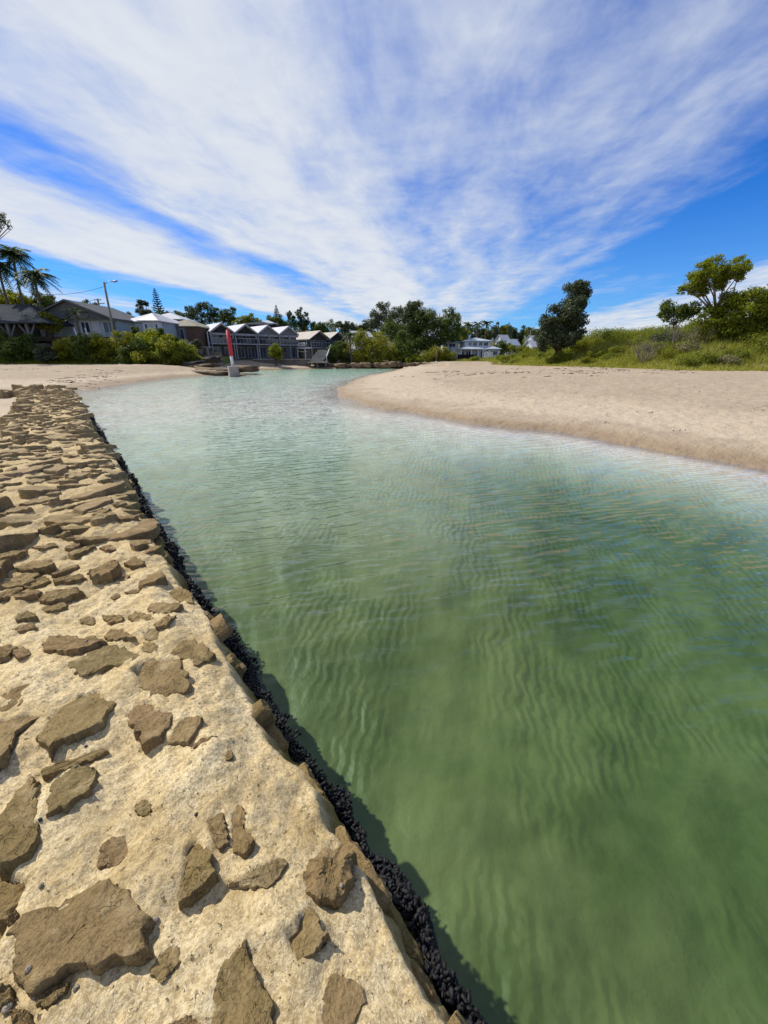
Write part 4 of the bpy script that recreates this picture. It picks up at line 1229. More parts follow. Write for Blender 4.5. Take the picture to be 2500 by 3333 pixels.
# ---- four joined townhouses with white roofs
PHI = R(41); TW = 4.4
A0 = at(718, 1052, 76); zb0 = at(718, 1170, 76).z
hz = A0.z - zb0
tl_ = ['leftmost white roofed townhouse with dark gable and slatted side wall', 'second white roofed townhouse from the left behind the red and white marker',
       'third white roofed townhouse with blue grey gable and tall windows', 'rightmost white roofed townhouse with blue grey gable beside the leafy shrub']
for i in range(4):
    q = (A0.x + i * TW * math.cos(PHI), A0.y + i * TW * math.sin(PHI), zb0)
    h = House('townhouse', tl_[i], q, PHI, group='row of townhouses with white roofs')
    rise = 1.45; ze = hz - rise; wm_ = 'dark_wall' if i < 2 else 'grey_wall'
    w2 = TW / 2 - 0.02
    h.gable_wall('wall', wm_, TW - 0.05, 7.5, ze, rise, y=0.9)
    h.gable('roof', 'white_roof', TW - 0.10, 8.4, ze, rise, 0.03, 0.13, ovf=0.35)
    if i >= 2: h.part('gable_panel', 'grey_wall', MB().prism([(-w2, 0.1, ze - 0.1), (w2, 0.1, ze - 0.1), (0, 0.1, ze + rise - 0.05)], (0, 0.12, 0)))
    bg_ = MB(); k_ = rise / (TW / 2)
    for sg in (-1, 1): bg_.prism([(sg * w2, -0.37, ze - 0.2), (0, -0.37, ze + rise - 0.22), (0, -0.37, ze + rise + 0.02), (sg * w2, -0.37, ze + 0.02)], (0, 0.08, 0))
    h.part('barge_board', 'grey_trim', bg_)
    h.box('balcony', 'grey_trim', -w2, w2, -0.3, 0.89, 2.55, 2.75)
    h.box('beam', 'grey_trim', -w2, w2, 0.0, 0.14, ze - 0.45, ze - 0.12)
    for x in (-w2 + 0.1, 0.15 if i >= 2 else w2 - 0.3):
        h.box('post', 'grey_trim', x - .08, x + .08, -0.15, -0.01, 0.0, 2.54)
        h.box('post', 'grey_trim', x - .08, x + .08, -0.15, -0.01, 2.76, ze - 0.1)
    h.rail(-w2 + 0.2, w2 - 0.2, -0.22, 2.75, 0.9, 6, 'grey_trim', True)
    for (a, b) in ((-1.75, -0.3), (0.3, 1.75)):
        h.win(a, b, 2.85, 4.5, 'front', 0.89, 'grey_trim', 1)
        h.win(a, b, 0.25, 2.2, 'front', 0.89, 'grey_trim', 1, 'door' if i >= 2 else 'window')
    if i == 0:
        for k in range(6):
            h.box('slat', 'white_trim' if k % 2 else 'tan_roof', -TW / 2 - 0.14, -TW / 2 - 0.03, 0.6, 6.2, ze - 0.4 - k * 0.42, ze - 0.2 - k * 0.42)
        h.box('side_post', 'white_trim', -TW / 2 - 0.30, -TW / 2 - 0.16, 0.4, 0.56, 0, ze)
        h.box('side_post', 'white_trim', -TW / 2 - 0.30, -TW / 2 - 0.16, 4.2, 4.36, 0, ze)

# ---- dark hipped house behind the townhouses
Y = 100; m = mpp(1050, Y); p = at(838, 1075, Y)
h = House('hilltop_house', 'dark slate hipped house rising behind the white roofed townhouses', (p.x, p.y, p.z - 5))
ze = at(0, 1059, Y).z - p.z + 5
h.box('wall', 'dark_wall', -3.4, 3.4, 0, 7, 0, ze); h.hip('roof', 'dark_roof', -3.4, 3.4, 0, 7, ze, 1.15, 0.8)
h.win(-2.8, -0.6, ze - 1.1, ze - 0.2, 'front', -0.01, 'grey_trim'); h.win(0.4, 2.6, ze - 1.1, ze - 0.2, 'front', -0.01, 'grey_trim')
h.hip('upper_roof', 'blue_roof', -0.6, 3.0, 3, 6, ze + 0.5, 0.95, 0.5)

# ---- tan roofed pair
A1 = at(1040, 1078, 86); zb1 = at(1040, 1170, 86).z
for i in range(2):
    hz = A1.z - zb1 - 0.05 * i; TW2 = 4.8; rise = 1.45; ze = hz - rise; d_ = 9.5 if i == 0 else 7
    q = (A1.x + i * (TW2 - 0.3) * math.cos(PHI), A1.y + i * (TW2 - 0.3) * math.sin(PHI), zb1)
    h = House('beach_house', ('long tan roofed beach house with upper balcony above the pale steps', 'smaller tan roofed gable end right of the pale steps')[i], q, PHI, group='tan roofed beach houses')
    w2 = TW2 / 2
    h.gable_wall('wall', 'dark_wall', TW2 - 0.1, d_, ze, rise, y=0.8, z0=2.3)
    h.gable('roof', 'tan_roof', TW2 - 0.12, d_ + 0.8, ze, rise, 0.25 if i == 0 else 0.0, 0.13, ovf=0.3)
    h.box('undercroft', 'concrete' if i == 0 else 'dark_wall', -w2 + 0.3, w2 - 0.3, 1.4, d_, 0, 2.28)
    h.box('balcony', 'grey_trim', -w2, w2, -0.5, 0.79, 2.1, 2.29)
    h.rail(-w2 + 0.1, w2 - 0.1, -0.42, 2.29, 0.95, 8, 'grey_trim')
    h.win(-1.8, -0.2, 2.6, ze - 0.2, 'front', 0.79, 'grey_trim', 1); h.win(0.2, 1.9, 2.6, ze - 0.2, 'front', 0.79, 'grey_trim', 1)
    for x in (-w2 + .15, w2 - .15): h.box('post', 'grey_trim', x - .08, x + .08, -0.45, -0.30, 0, 2.09)
    if i == 0:
        for (a, b, pn) in ((1.2, 3.4, 'glass'), (4.2, 5.2, 'curtain'), (5.4, 6.4, 'curtain'), (7.2, 8.2, 'glass'), (8.6, 9.6, 'glass')):
            h.win(a, b, 2.9, ze - 0.25, 'left', -w2 + 0.04, 'white_trim', 0, pane=pn)
        h.box('side_balcony', 'white_trim', -w2 - 1.2, -w2 + 0.04, 0.0, 10, 2.05, 2.25)
        rl = MB()
        for k in range(2): rl.box(-w2 - 1.18, -w2 - 1.1, 0.0, 4.4, 2.55 + k * 0.45, 2.72 + k * 0.45)
        h.part('side_railing', 'white_trim', rl)
        for k in range(4): h.box('post', 'white_trim', -w2 - 1.15, -w2 - 1.0, 0.2 + k * 3, 0.35 + k * 3, 0, 2.04)

# ---- pale steps down to the water
Y = 80; m = mpp(1150, Y); p = at(1035, 1172, Y)
root = empty('concrete_steps', (p.x, p.y, p.z - 0.2)); tag(root, 'pale concrete steps leading down beside the tan roofed house', 'steps')
for k in range(11):
    MB().box(-1.6 + k * 0.12, 1.0 + k * 0.12, k * 0.30, 3.6, k * 0.19, k * 0.19 + 0.188).build('step', MT['concrete'], root)
rl = MB(); rl.bar((1.7, 0, 0.9), (2.2, 3.4, 3.0), 0.12); rl.bar((1.7, 0, 0), (1.7, 0, 0.9), 0.1); rl.build('handrail', MT['white_trim'], root)

# ---- sea wall, landing and retaining wall
p0 = at(825, 1183, 79); p1 = at(1010, 1183, 79)
root = empty('sea_wall', (p0.x, 79, 0)); tag(root, 'long weathered concrete sea wall below the townhouses', 'sea wall')
Ls = p1.x - p0.x
MB().box(0, Ls, 0, 0.5, 0.2, 1.55).build('wall', MT['seawall'], root)
MB().box(-0.05, Ls + 0.05, -0.08, 0.58, 1.552, 1.70).build('coping', MT['concrete'], root)
p = at(1032, 1180, 78)
root = empty('landing', (p.x, p.y, 0)); tag(root, 'small concrete boat landing at the foot of the pale steps', 'landing')
MB().box(-1.9, 1.9, 0, 2.2, 1.0, 1.2).build('slab', MT['concrete'], root)
for x in (-1.6, 0.0, 1.6): MB().box(x - .15, x + .15, 0.2, 0.5, 0.1, 0.998).build('pier', MT['seawall'], root)
p = at(682, 1172, 70)
root = empty('retaining_wall', (p.x, p.y, 0.6)); tag(root, 'pale stepped retaining wall below the slatted townhouse', 'wall')
zr_ = at(682, 1136, 70).z - 0.6
MB().box(-2.2, 2.0, 0, 0.5, 0, zr_ * 0.62).build('lower_wall', MT['concrete'], root)
MB().box(-2.2, -1.1, 0.1, 0.6, zr_ * 0.62 + 0.002, zr_).build('upper_wall', MT['concrete'], root)
MB().box(-0.6, 2.0, 0.1, 0.6, zr_ * 0.62 + 0.002, zr_ * 0.85).build('upper_wall', MT['seawall'], root)
MB().box(-2.2, 2.0, 0.6, 6, -0.5, zr_ * 0.55).build('terrace', MT['lawn'], root)

# ---- pale blue two storey house on the right of the trees
Y = 96; m = mpp(1140, Y); p = at(1540, 1178, Y)
h = House('weatherboard_house', 'pale blue two storey house with hipped roofs and white verandah', (p.x, p.y, p.z - 0.6))
def hx(px): return (px - 1540) * m
def hzv(py): return at(1540, py, Y).z - p.z + 0.6
h.box('ground_floor', 'white_wall', hx(1492), hx(1582), 0.0, 8, 0, hzv(1137)); h.box('verandah_wing', 'white_wall', hx(1582) + .01, hx(1618), -1.0, 6, 0, hzv(1138))
h.box('upper_floor', 'white_wall', hx(1512), hx(1594), 1.2, 7.4, hzv(1137) + .002, hzv(1111)); h.hip('roof', 'blue_roof', hx(1512), hx(1594), 1.2, 7.4, hzv(1111), hzv(1096) - hzv(1111), 0.6)
h.hip('lower_roof', 'blue_roof', hx(1492), hx(1566), -1.4, 1.15, hzv(1138), 0.62, 0.3); h.hip('verandah_roof', 'blue_roof', hx(1580), hx(1620), -1.3, 4, hzv(1138) + 0.02, 0.72, 0.3)
h.box('back_wing', 'white_wall', hx(1450), hx(1500), 5, 10, 0, hzv(1112)); h.hip('back_roof', 'blue_roof', hx(1450), hx(1500), 5, 10, hzv(1112), 0.75, 0.4)
for a, b in ((1524, 1534), (1538, 1552), (1558, 1570), (1574, 1588)): h.win(hx(a), hx(b), hzv(1126), hzv(1113), 'front', 1.19, mull=1)
for a, b in ((1496, 1508), (1514, 1530), (1546, 1552)): h.win(hx(a), hx(b), hzv(1156), hzv(1143), 'front', -0.01, mull=1)
h.win(hx(1562), hx(1576), hzv(1166), hzv(1143), 'front', -0.01, mull=0, name='door')
h.win(hx(1592), hx(1612), hzv(1156), hzv(1143), 'front', -1.01, mull=2); h.win(hx(1456), hx(1464), hzv(1128), hzv(1116), 'front', 4.99, mull=0)
h.win(hx(1470), hx(1490), hzv(1128), hzv(1116), 'front', 4.99, mull=1)
for a in (1495, 1528, 1550, 1565, 1586, 1616): h.box('post', 'white_trim', hx(a) - .09, hx(a) + .09, -1.45, -1.28, 0.4, hzv(1138))
h.box('deck', 'grey_trim', hx(1548), hx(1622), -1.6, -1.02, 0.0, 0.9); h.rail(hx(1590), hx(1620), -1.5, 0.9, 0.8, 8)
h.box('screen', 'black_screen', hx(1482), hx(1544), -2.2, -2.0, 0.4, hzv(1154))
root = empty('gate', (p.x + hx(1576), p.y - 3.2, tz(p.x + hx(1576), p.y - 3.2))); tag(root, 'small white timber gate before the pale blue house', 'gate')
for k in range(7): MB().box(-0.95 + k * 0.3, -0.75 + k * 0.3, 0, 0.06, 0.1, 1.45 + 0.1 * math.sin(k)).build('picket', MT['white_paint'], root)
for zq in (0.4, 1.1): MB().box(-1.0, 1.1, 0.062, 0.12, zq, zq + 0.12).build('rail', MT['white_paint'], root)
# ---- roofs on the hill behind
for (px0, px1, py0, py1, Yh, mt, lab) in ((1604, 1640, 1092, 1108, 135, 'pale_roof', 'white gabled house highest on the wooded hill'), (1624, 1668, 1106, 1122, 118, 'blue_roof', 'grey white gabled house half hidden by trees on the hill'),
                                          (1690, 1742, 1110, 1128, 104, 'white_roof', 'house with bright white roof just above the dune bushes'), (1700, 1740, 1094, 1106, 150, 'white_roof', 'distant house with small white roof between trees'),
                                          (1112, 1178, 1080, 1096, 110, 'pale_roof', 'pale roofed house behind the round olive bush')):
    p = at((px0 + px1) / 2, py1 + 12, Yh); mm = mpp(py1, Yh); W_ = (px1 - px0) * mm
    h = House('hill_house', lab, (p.x, p.y, p.z - 3), R(-62), group='houses on the hill')
    ze = at(0, py1, Yh).z - p.z + 3; rise = (py1 - py0) * mm
    h.gable_wall('wall', 'white_wall', W_ * .8, W_ * .95, ze, rise); h.gable('roof', mt, W_ * .8, W_ * .95, ze, rise, 0.3, 0.12)
    h.win(-0.9, 0.9, ze - 1.3, ze - 0.2, 'front', -0.01); h.win(W_ * .2, W_ * .6, ze - 1.3, ze - .3, 'left', -W_ * .4 - .01)

# ------------------------------------------------------------------ marker posts, poles
p = Vector((*ground(762, 1224, 0.0), 0.0)); Yp = p.y
root = empty('channel_marker', (p.x, p.y, -0.3), R(28)); tag(root, 'red and white channel marker post on a concrete block in the water', 'marker post')
m = mpp(1200, Yp); bw = 30 * m
b_ = MB().box(-bw / 2, bw / 2, -bw / 2, bw / 2, 0, 0.3 + 30 * m).build('base', MT['concrete'], root)
bm_ = b_.modifiers.new('bevel', 'BEVEL'); bm_.width = 0.06; bm_.segments = 2
z0 = 0.3 + 30 * m; zt = at(745, 1076, Yp).z + 0.3; zm = at(757, 1158, Yp).z + 0.3
MB().tube([(0, 0, z0), (0, 0, zm)], 4.6 * m, 14).build('lower_post', MT['white_paint'], root, True)
MB().tube([(0, 0, zm + .002), (0, 0, zt)], 6.2 * m, 14).build('upper_post', MT['red'], root, True)
MB().tube([(0, 0, zt + .002), (0, 0, zt + 0.12)], 4.4 * m, 12).build('cap', MT['red'], root, True)
MB().tube([(0, 0, zm - 0.12), (0, 0, zm - 0.02)], 5.4 * m, 14).build('collar', MT['white_trim'], root, True)
p = Vector((*ground(1420, 1193, 0.25), 0.2)); Yp = p.y; m = mpp(1190, Yp)
root = empty('beacon_post', (p.x, p.y, tz(p.x, p.y) - .2)); tag(root, 'thin brown post with white foot on the sand before the round bush', 'marker post')
zq = at(1420, 1138, Yp).z - root.location.z; zw = at(1420, 1176, Yp).z - root.location.z
MB().tube([(0, 0, 0), (0, 0, zw)], 2.8 * m, 10).build('lower_post', MT['white_paint'], root, True)
MB().tube([(0, 0, zw + .002), (0, 0, zq)], 2.6 * m, 10).build('upper_post', MT['timber'], root, True)
MB().box(-3.2 * m, 3.2 * m, -0.05, 0.05, zq + .002, zq + .12).build('cap', MT['timber'], root)

def pole(label, topp, basep, Y, rad, arm=None, cross=False):
    a = at(*topp, Y); b = at(*basep, Y); zg = min(tz(b.x, b.y), b.z) - 0.3
    root = empty('light_pole' if arm else 'power_pole', (b.x, b.y, zg)); tag(root, label, 'pole')
    t = a - Vector((b.x, b.y, zg))
    MB().tube([(0, 0, 0), t], [rad, rad * 0.8], 10).build('pole', MT['pole'], root, True)
    if arm:
        e = at(*arm, Y) - Vector((b.x, b.y, zg))
        MB().tube([t - Vector((0, 0, .3)), t.lerp(e, .5) + Vector((0, 0, .05)), e], 0.04, 6).build('arm', MT['metal'], root, True)
        hd = MB(); d = (e - t).normalized(); hd.tube([e - d * .1, e + d * .25, e + d * .6], [.06, .14, .08], 8); hd.build('lamp_head', MT['metal'], root, True)
    if cross:
        for dz, L in ((0.25, 0.75), (0.95, 1.3)):
            MB().box(t.x - L, t.x + L, t.y - .06, t.y + .06, t.z - dz - .07, t.z - dz + .07).build('crossarm', MT['pole'], root)
            for x in (-L + .1, -L * .4, L * .4, L - .1): MB().tube([(t.x + x, t.y, t.z - dz + .072), (t.x + x, t.y, t.z - dz + .22)], .04, 6).build('insulator', MT['metal'], root)
    return a
pa = pole('leaning timber light pole with a short lamp arm above the bushes', (338, 918), (374, 1115), 57, 0.155, arm=(368, 916))
pb = pole('distant power pole with crossarms behind the grey gabled roof', (317, 972), (324, 1010), 95, 0.22, cross=True)
pole('far power pole on the wooded hill above the white roof', (1728, 1074), (1729, 1105), 150, 0.2, cross=True)
def wire(label, a, b, sag, r=0.022):
    pts = []
    for k in range(17):
        u = k / 16; q = Vector(a).lerp(Vector(b), u); q.z -= sag * 4 * u * (1 - u); pts.append(q)
    o = MB().tube(pts, r, 5).build('power_line', MT['wire'], None, True); tag(o, label, 'power line')
wire('upper cable running left from the leaning light pole to the palms', pa - Vector((.1, 0, .5)), at(-60, 905, 62), 1.4)
wire('lower cable strung left from the distant power pole', pb - Vector((0.6, 0, .2)), at(-80, 1010, 110), 1.0, 0.03)

# ------------------------------------------------------------------ shore rocks
def rock_mesh(sx, sy, sz, seed, flat=0.0):
    n, mrow = 18, 11
    vs = []; fs = []
    for i in range(mrow):
        ph = math.pi * i / (mrow - 1)
        for k in range(n):
            th = 2 * math.pi * k / n
            d = Vector((math.sin(ph) * math.cos(th), math.sin(ph) * math.sin(th), math.cos(ph)))
            q = max(abs(d.x), abs(d.y), abs(d.z)); box = d / q; v = d.lerp(box, 0.45 + flat)
            nn = 1 + 0.30 * float(fbm(d.x * 1.6 + seed, d.y * 1.6 + d.z * 2.1, 3, seed % 40))
            vs.append((v.x * sx * nn, v.y * sy * nn, v.z * sz * (0.8 + 0.4 * (nn - 0.5))))
    for i in range(mrow - 1):
        for k in range(n):
            fs.append((i * n + k, (i + 1) * n + k, (i + 1) * n + (k + 1) % n, i * n + (k + 1) % n))
    return MB().add(vs, fs)
def rock(px, py, Y, wpx, hpx, mat, label, group, seed, flat=0.0, dy=1.0):
    m = mpp(py, Y); p = at(px, py, Y)
    o = rock_mesh(wpx * m / 2, wpx * m / 2 * dy, hpx * m / 2, seed, flat).build('rock', MT[mat], None, True)
    o.location = (p.x, p.y, p.z); o.rotation_euler = (rnd.uniform(-.1, .1), rnd.uniform(-.1, .1), rnd.uniform(-.3, .3))
    tag(o, label, 'rock', group)
g1 = 'ledge rocks around the channel marker'
for i, (px, py, Y, wp, hp, mt, lab) in enumerate([
        (700, 1214, 51, 130, 16, 'rock', 'low layered rock shelf left of the marker block, nearest the water'), (690, 1203, 53, 120, 12, 'rock', 'middle flat rock layer left of the marker block'),
        (665, 1194, 55, 95, 16, 'rock', 'upper flat rock layer left of the marker block'), (800, 1202, 54, 88, 18, 'rock', 'dark edged rock shelf jutting right behind the marker block'),
        (635, 1186, 56, 70, 24, 'rock_dark', 'grey hump of rock where the left beach ends'), (790, 1195, 56, 70, 10, 'rock', 'thin upper rock layer behind the marker block'),
        (690, 1172, 62, 60, 24, 'rock_dark', 'dark boulder at the foot of the pale retaining wall'), (770, 1224, 49.5, 58, 9, 'rock_dark', 'wet dark rock at the foot of the marker block')]):
    rock(px, py, Y, wp * 0.92, hp * 0.88, mt, lab, g1, 11 + i * 3, 0.35, 0.8)
for i in range(14):
    px = 1065 + i * 21 + rnd.uniform(-5, 5)
    rock(px, 1190 + rnd.uniform(-2, 3) - (3 if i > 8 else 0), 81 + rnd.uniform(-1, 1), rnd.uniform(26, 44), rnd.uniform(12, 22), 'rock', 'weathered sandstone boulder in the row below the olive bushes on the far shore', 'boulders along the far shore', 50 + i * 3, 0.1)
for i in range(6):
    rock(1240 + i * 34, 1189, 82.5, 52, 14, 'rock', 'long flat sandstone ledge block under the bushes on the far shore', 'ledge blocks on the far shore', 120 + i * 3, 0.4)
# ------------------------------------------------------------------ trees
tree_px('banksia_tree', 'dark green banksia tree leaning right on the dune edge', (1810, 1125), 58, [(1795, 1065, 46), (1835, 1015, 48), (1878, 955, 40), (1868, 1010, 42), (1870, 1060, 40), (1775, 1090, 36), (1830, 1085, 44), (1890, 930, 24), (1785, 1110, 34), (1850, 1105, 38), (1815, 1110, 30), (1885, 985, 34)], 'leaf_banksia', n=20000, size=0.30, tr=0.22)
tree_px('umbrella_tree', 'tall open umbrella shaped tree with bare limbs above the dune', (2335, 1085), 46, [(2290, 890, 38), (2335, 868, 40), (2392, 868, 36), (2255, 922, 34), (2305, 925, 40), (2350, 905, 36), (2405, 890, 26), (2425, 868, 20), (2222, 940, 20), (2275, 950, 26)], 'leaf_yellow', 'bark_pale', n=9000, size=0.22, tr=0.2, shell=0.4, flat=0.95)
tree_px('coastal_tree', 'broad yellow green tree at the right edge of the dune', (2440, 1100), 45, [(2330, 1005, 40), (2395, 985, 50), (2455, 1000, 60), (2515, 1000, 70), (2370, 1045, 52), (2450, 1060, 55), (2530, 1060, 60), (2560, 960, 50), (2300, 1050, 36), (2400, 1085, 40), (2490, 1095, 45)], 'leaf_yellow', n=18000, size=0.25, tr=0.2)
tree_px('small_dune_tree', 'small rounded tree left of the umbrella tree', (2200, 1075), 48, [(2185, 1010, 34), (2215, 1025, 30), (2165, 1005, 18), (2255, 1010, 26)], 'leaf_mid', 'bark_pale', n=4200, size=0.22, tr=0.12)
# bare grey scrub
for (px, py, wd, lab) in ((2260, 1070, 110, 'bare grey twiggy scrub under the umbrella tree'), (2130, 1072, 60, 'smaller bare grey scrub left of the umbrella tree')):
    b = at(px, py + 12, 46); root = empty('bare_shrub', (b.x, b.y, min(b.z, tz(b.x, b.y)))); tag(root, lab, 'shrub')
    t_ = MB(); m = mpp(py, 46)
    for k in range(40):
        x = rnd.gauss(0, .35) * wd * m; y = rnd.gauss(0, .8); e = Vector((x + rnd.gauss(0, .5), y + rnd.gauss(0, .5), rnd.uniform(1.2, 3.0)))
        mid = Vector((x, y, 0)).lerp(e, .5) + Vector((rnd.gauss(0, .15), rnd.gauss(0, .15), .1))
        t_.tube([(x * .6, y * .6, 0), mid, e], [.03, .02, .006], 4)
        for q in range(3): t_.tube([mid, mid + Vector((rnd.gauss(0, .5), rnd.gauss(0, .5), rnd.uniform(.2, .9)))], [.014, .005], 3)
    t_.build('twigs', MT['twig_grey'], root)

ct = [
    ('dome_tree', 'dome crowned tree with pale trunk at the left top of the grove', (1262, 1120), 104, [(1228, 1035, 30), (1255, 1018, 32), (1288, 1030, 32), (1240, 1060, 30), (1205, 1050, 22)], 'leaf_grey', 'bark_pale', 6000, .36),
    ('tall_tree', 'tallest dark tree with a thin tuft on top in the grove', (1340, 1130), 100, [(1330, 1010, 28), (1352, 1015, 34), (1318, 1045, 38), (1362, 1055, 42), (1335, 1090, 45), (1348, 988, 10)], 'leaf_dark', 'bark', 9000, .36),
    ('grove_tree', 'broad dark tree right of the tallest one in the grove', (1405, 1140), 99, [(1385, 1030, 34), (1418, 1048, 38), (1380, 1080, 45), (1430, 1088, 42), (1400, 1120, 40)], 'leaf_mid', 'bark', 8000, .36),
    ('grove_tree', 'rounded tree at the right end of the grove above the blue house', (1465, 1130), 101, [(1458, 1030, 28), (1480, 1052, 32), (1450, 1075, 40), (1490, 1080, 30), (1470, 1105, 30)], 'leaf_mid', 'bark', 6500, .36),
    ('grove_tree', 'dark tree filling the middle of the grove', (1300, 1150), 97, [(1290, 1085, 40), (1325, 1110, 40), (1270, 1075, 35), (1350, 1125, 38)], 'leaf_mid', 'bark', 7500, .36),
    ('spreading_bush', 'large rounded olive green bush spreading to the far waterline', (1205, 1180), 86, [(1145, 1150, 38), (1190, 1122, 42), (1240, 1125, 44), (1270, 1150, 38), (1215, 1160, 42), (1170, 1170, 30), (1280, 1172, 26)], 'leaf_olive', 'bark', 13000, .32),
    ('shore_tree', 'bright green upright tree beside the large olive bush', (1312, 1185), 88, [(1300, 1108, 28), (1318, 1140, 30), (1335, 1165, 26), (1296, 1165, 24)], 'leaf_mid', 'bark', 6000, .3),
    ('shore_bush', 'light green leafy bush low on the far shore', (1350, 1185), 86, [(1338, 1168, 24), (1360, 1170, 18), (1320, 1176, 16)], 'leaf_yellow', 'bark', 3200, .3),
    ('round_bush', 'round olive bush behind the thin brown post', (1425, 1185), 91, [(1398, 1160, 28), (1432, 1148, 28), (1458, 1166, 26), (1410, 1176, 22), (1440, 1178, 22), (1380, 1176, 18)], 'leaf_olive', 'bark', 7500, .28),
    ('shore_bush', 'dark green bush right of the landing at the edge of the big olive bush', (1092, 1180), 84, [(1090, 1150, 24), (1105, 1130, 20), (1118, 1165, 24), (1080, 1170, 16)], 'leaf_mid', 'bark', 4500, .3),
    ('garden_bush', 'dark bush hiding the foot of the grey white house on the hill', (1640, 1160), 100, [(1628, 1128, 20), (1652, 1132, 20), (1640, 1146, 20), (1610, 1140, 16)], 'leaf_mid', 'bark', 3600, .3),
    ('garden_bush', 'olive bush between the hill houses and the banksia tree', (1690, 1165), 92, [(1675, 1140, 20), (1700, 1138, 20), (1722, 1146, 20), (1688, 1155, 20)], 'leaf_olive', 'bark', 3600, .3),
    ('shrub', 'leafy yellow green shrub in front of the rightmost townhouse', (898, 1168), 77, [(896, 1140, 20), (905, 1155, 16), (886, 1155, 14)], 'leaf_yellow', 'bark', 2200, .28),
    ('gum_tree', 'flat topped gum tree with open crown behind the brick house', (655, 1075), 125, [(622, 1012, 20), (648, 998, 20), (676, 1003, 20), (700, 1018, 18), (598, 1026, 10), (640, 1035, 26), (680, 1040, 24)], 'leaf_dark', 'bark_pale', 5500, .38),
    ('gum_tree', 'low gum tree right of the flat topped one', (748, 1075), 130, [(735, 1022, 18), (758, 1018, 16), (718, 1038, 22), (750, 1045, 22)], 'leaf_mid', 'bark_pale', 3600, .38),
    ('gum_tree', 'olive rounded tree above the second white roof', (805, 1070), 128, [(795, 1040, 20), (822, 1042, 20), (775, 1050, 16), (842, 1052, 14)], 'leaf_olive', 'bark', 3200, .38),
    ('gum_tree', 'small tree with flat tuft left of the tall pine', (468, 1050), 110, [(462, 988, 13), (476, 992, 9), (446, 995, 5), (465, 1018, 20), (482, 1020, 14)], 'leaf_dark', 'bark_pale', 2200, .34),
    ('gum_tree', 'dark bushy tree at the foot of the tall pine', (540, 1060), 118, [(528, 1022, 14), (556, 1028, 18), (580, 1032, 20), (545, 1040, 20)], 'leaf_mid', 'bark', 2600, .38),
    ('gum_tree', 'airy gum tree with separate leaf tufts above the tan roofs', (968, 1090), 125, [(938, 1022, 12), (952, 1034, 14), (972, 1016, 12), (980, 1034, 14), (995, 1024, 8), (1003, 1045, 10), (960, 1052, 18), (985, 1058, 18), (978, 1004, 6)], 'leaf_dark', 'bark_pale', 4200, .34),
    ('gum_tree', 'dark tree under the small pine behind the townhouses', (905, 1080), 128, [(885, 1045, 18), (912, 1042, 18), (930, 1058, 20), (895, 1062, 20)], 'leaf_mid', 'bark', 3400, .38),
    ('gum_tree', 'green tree on the slope right of the airy gum', (1035, 1090), 124, [(1018, 1060, 16), (1042, 1064, 16), (1060, 1072, 14), (1030, 1078, 18)], 'leaf_mid', 'bark', 3000, .38),
    ('gum_tree', 'grey green tree beside the small far palm', (1125, 1095), 126, [(1108, 1058, 13), (1130, 1056, 13), (1150, 1066, 15), (1118, 1074, 16), (1165, 1075, 14)], 'leaf_grey', 'bark', 3200, .38),
    ('gum_tree', 'dark tree between the small far palm and the dome crowned tree', (1195, 1100), 115, [(1185, 1068, 18), (1205, 1080, 20), (1170, 1088, 18)], 'leaf_dark', 'bark', 3000, .36),
    ('garden_tree', 'olive tree behind the dark pavilion roof', (40, 1060), 74, [(15, 965, 32), (55, 975, 32), (-25, 985, 36), (85, 990, 25), (40, 1010, 35)], 'leaf_olive', 'bark', 5500, .34),
    ('garden_tree', 'dark rounded tree left of the grey gabled roof', (150, 1070), 76, [(135, 980, 26), (165, 985, 24), (110, 1000, 26), (150, 1015, 30)], 'leaf_mid', 'bark', 4200, .34),
    ('garden_tree', 'yellow green garden tree below the eave of the grey gabled house', (165, 1100), 61, [(160, 1035, 24), (180, 1050, 20), (145, 1060, 20), (175, 1070, 22)], 'leaf_olive', 'bark', 3500, .28),
    ('gum_tree', 'low dark tree seen over the right slope of the grey gabled roof', (295, 1040), 100, [(280, 992, 18), (310, 998, 14), (290, 1008, 20)], 'leaf_dark', 'bark', 1800, .34),
]
for (nm, lab, base, Y, cl, lf, bk, n, sz) in ct:
    tree_px(nm, lab, base, Y, cl, lf, bk, n=n, size=sz, tr=0.2, cat='bush' if 'bush' in nm else ('shrub' if nm == 'shrub' else 'tree'))
tree_px('overhanging_tree', 'tree at the left frame edge reaching one leafy branch in over the palms', (-190, 1080), 60, [(4, 702, 15), (18, 722, 12), (30, 738, 9), (-20, 735, 20), (-70, 720, 60), (-160, 730, 80), (-110, 790, 60), (-220, 800, 80)], 'leaf_grey', 'bark_pale', n=7000, size=0.26, tr=0.3)
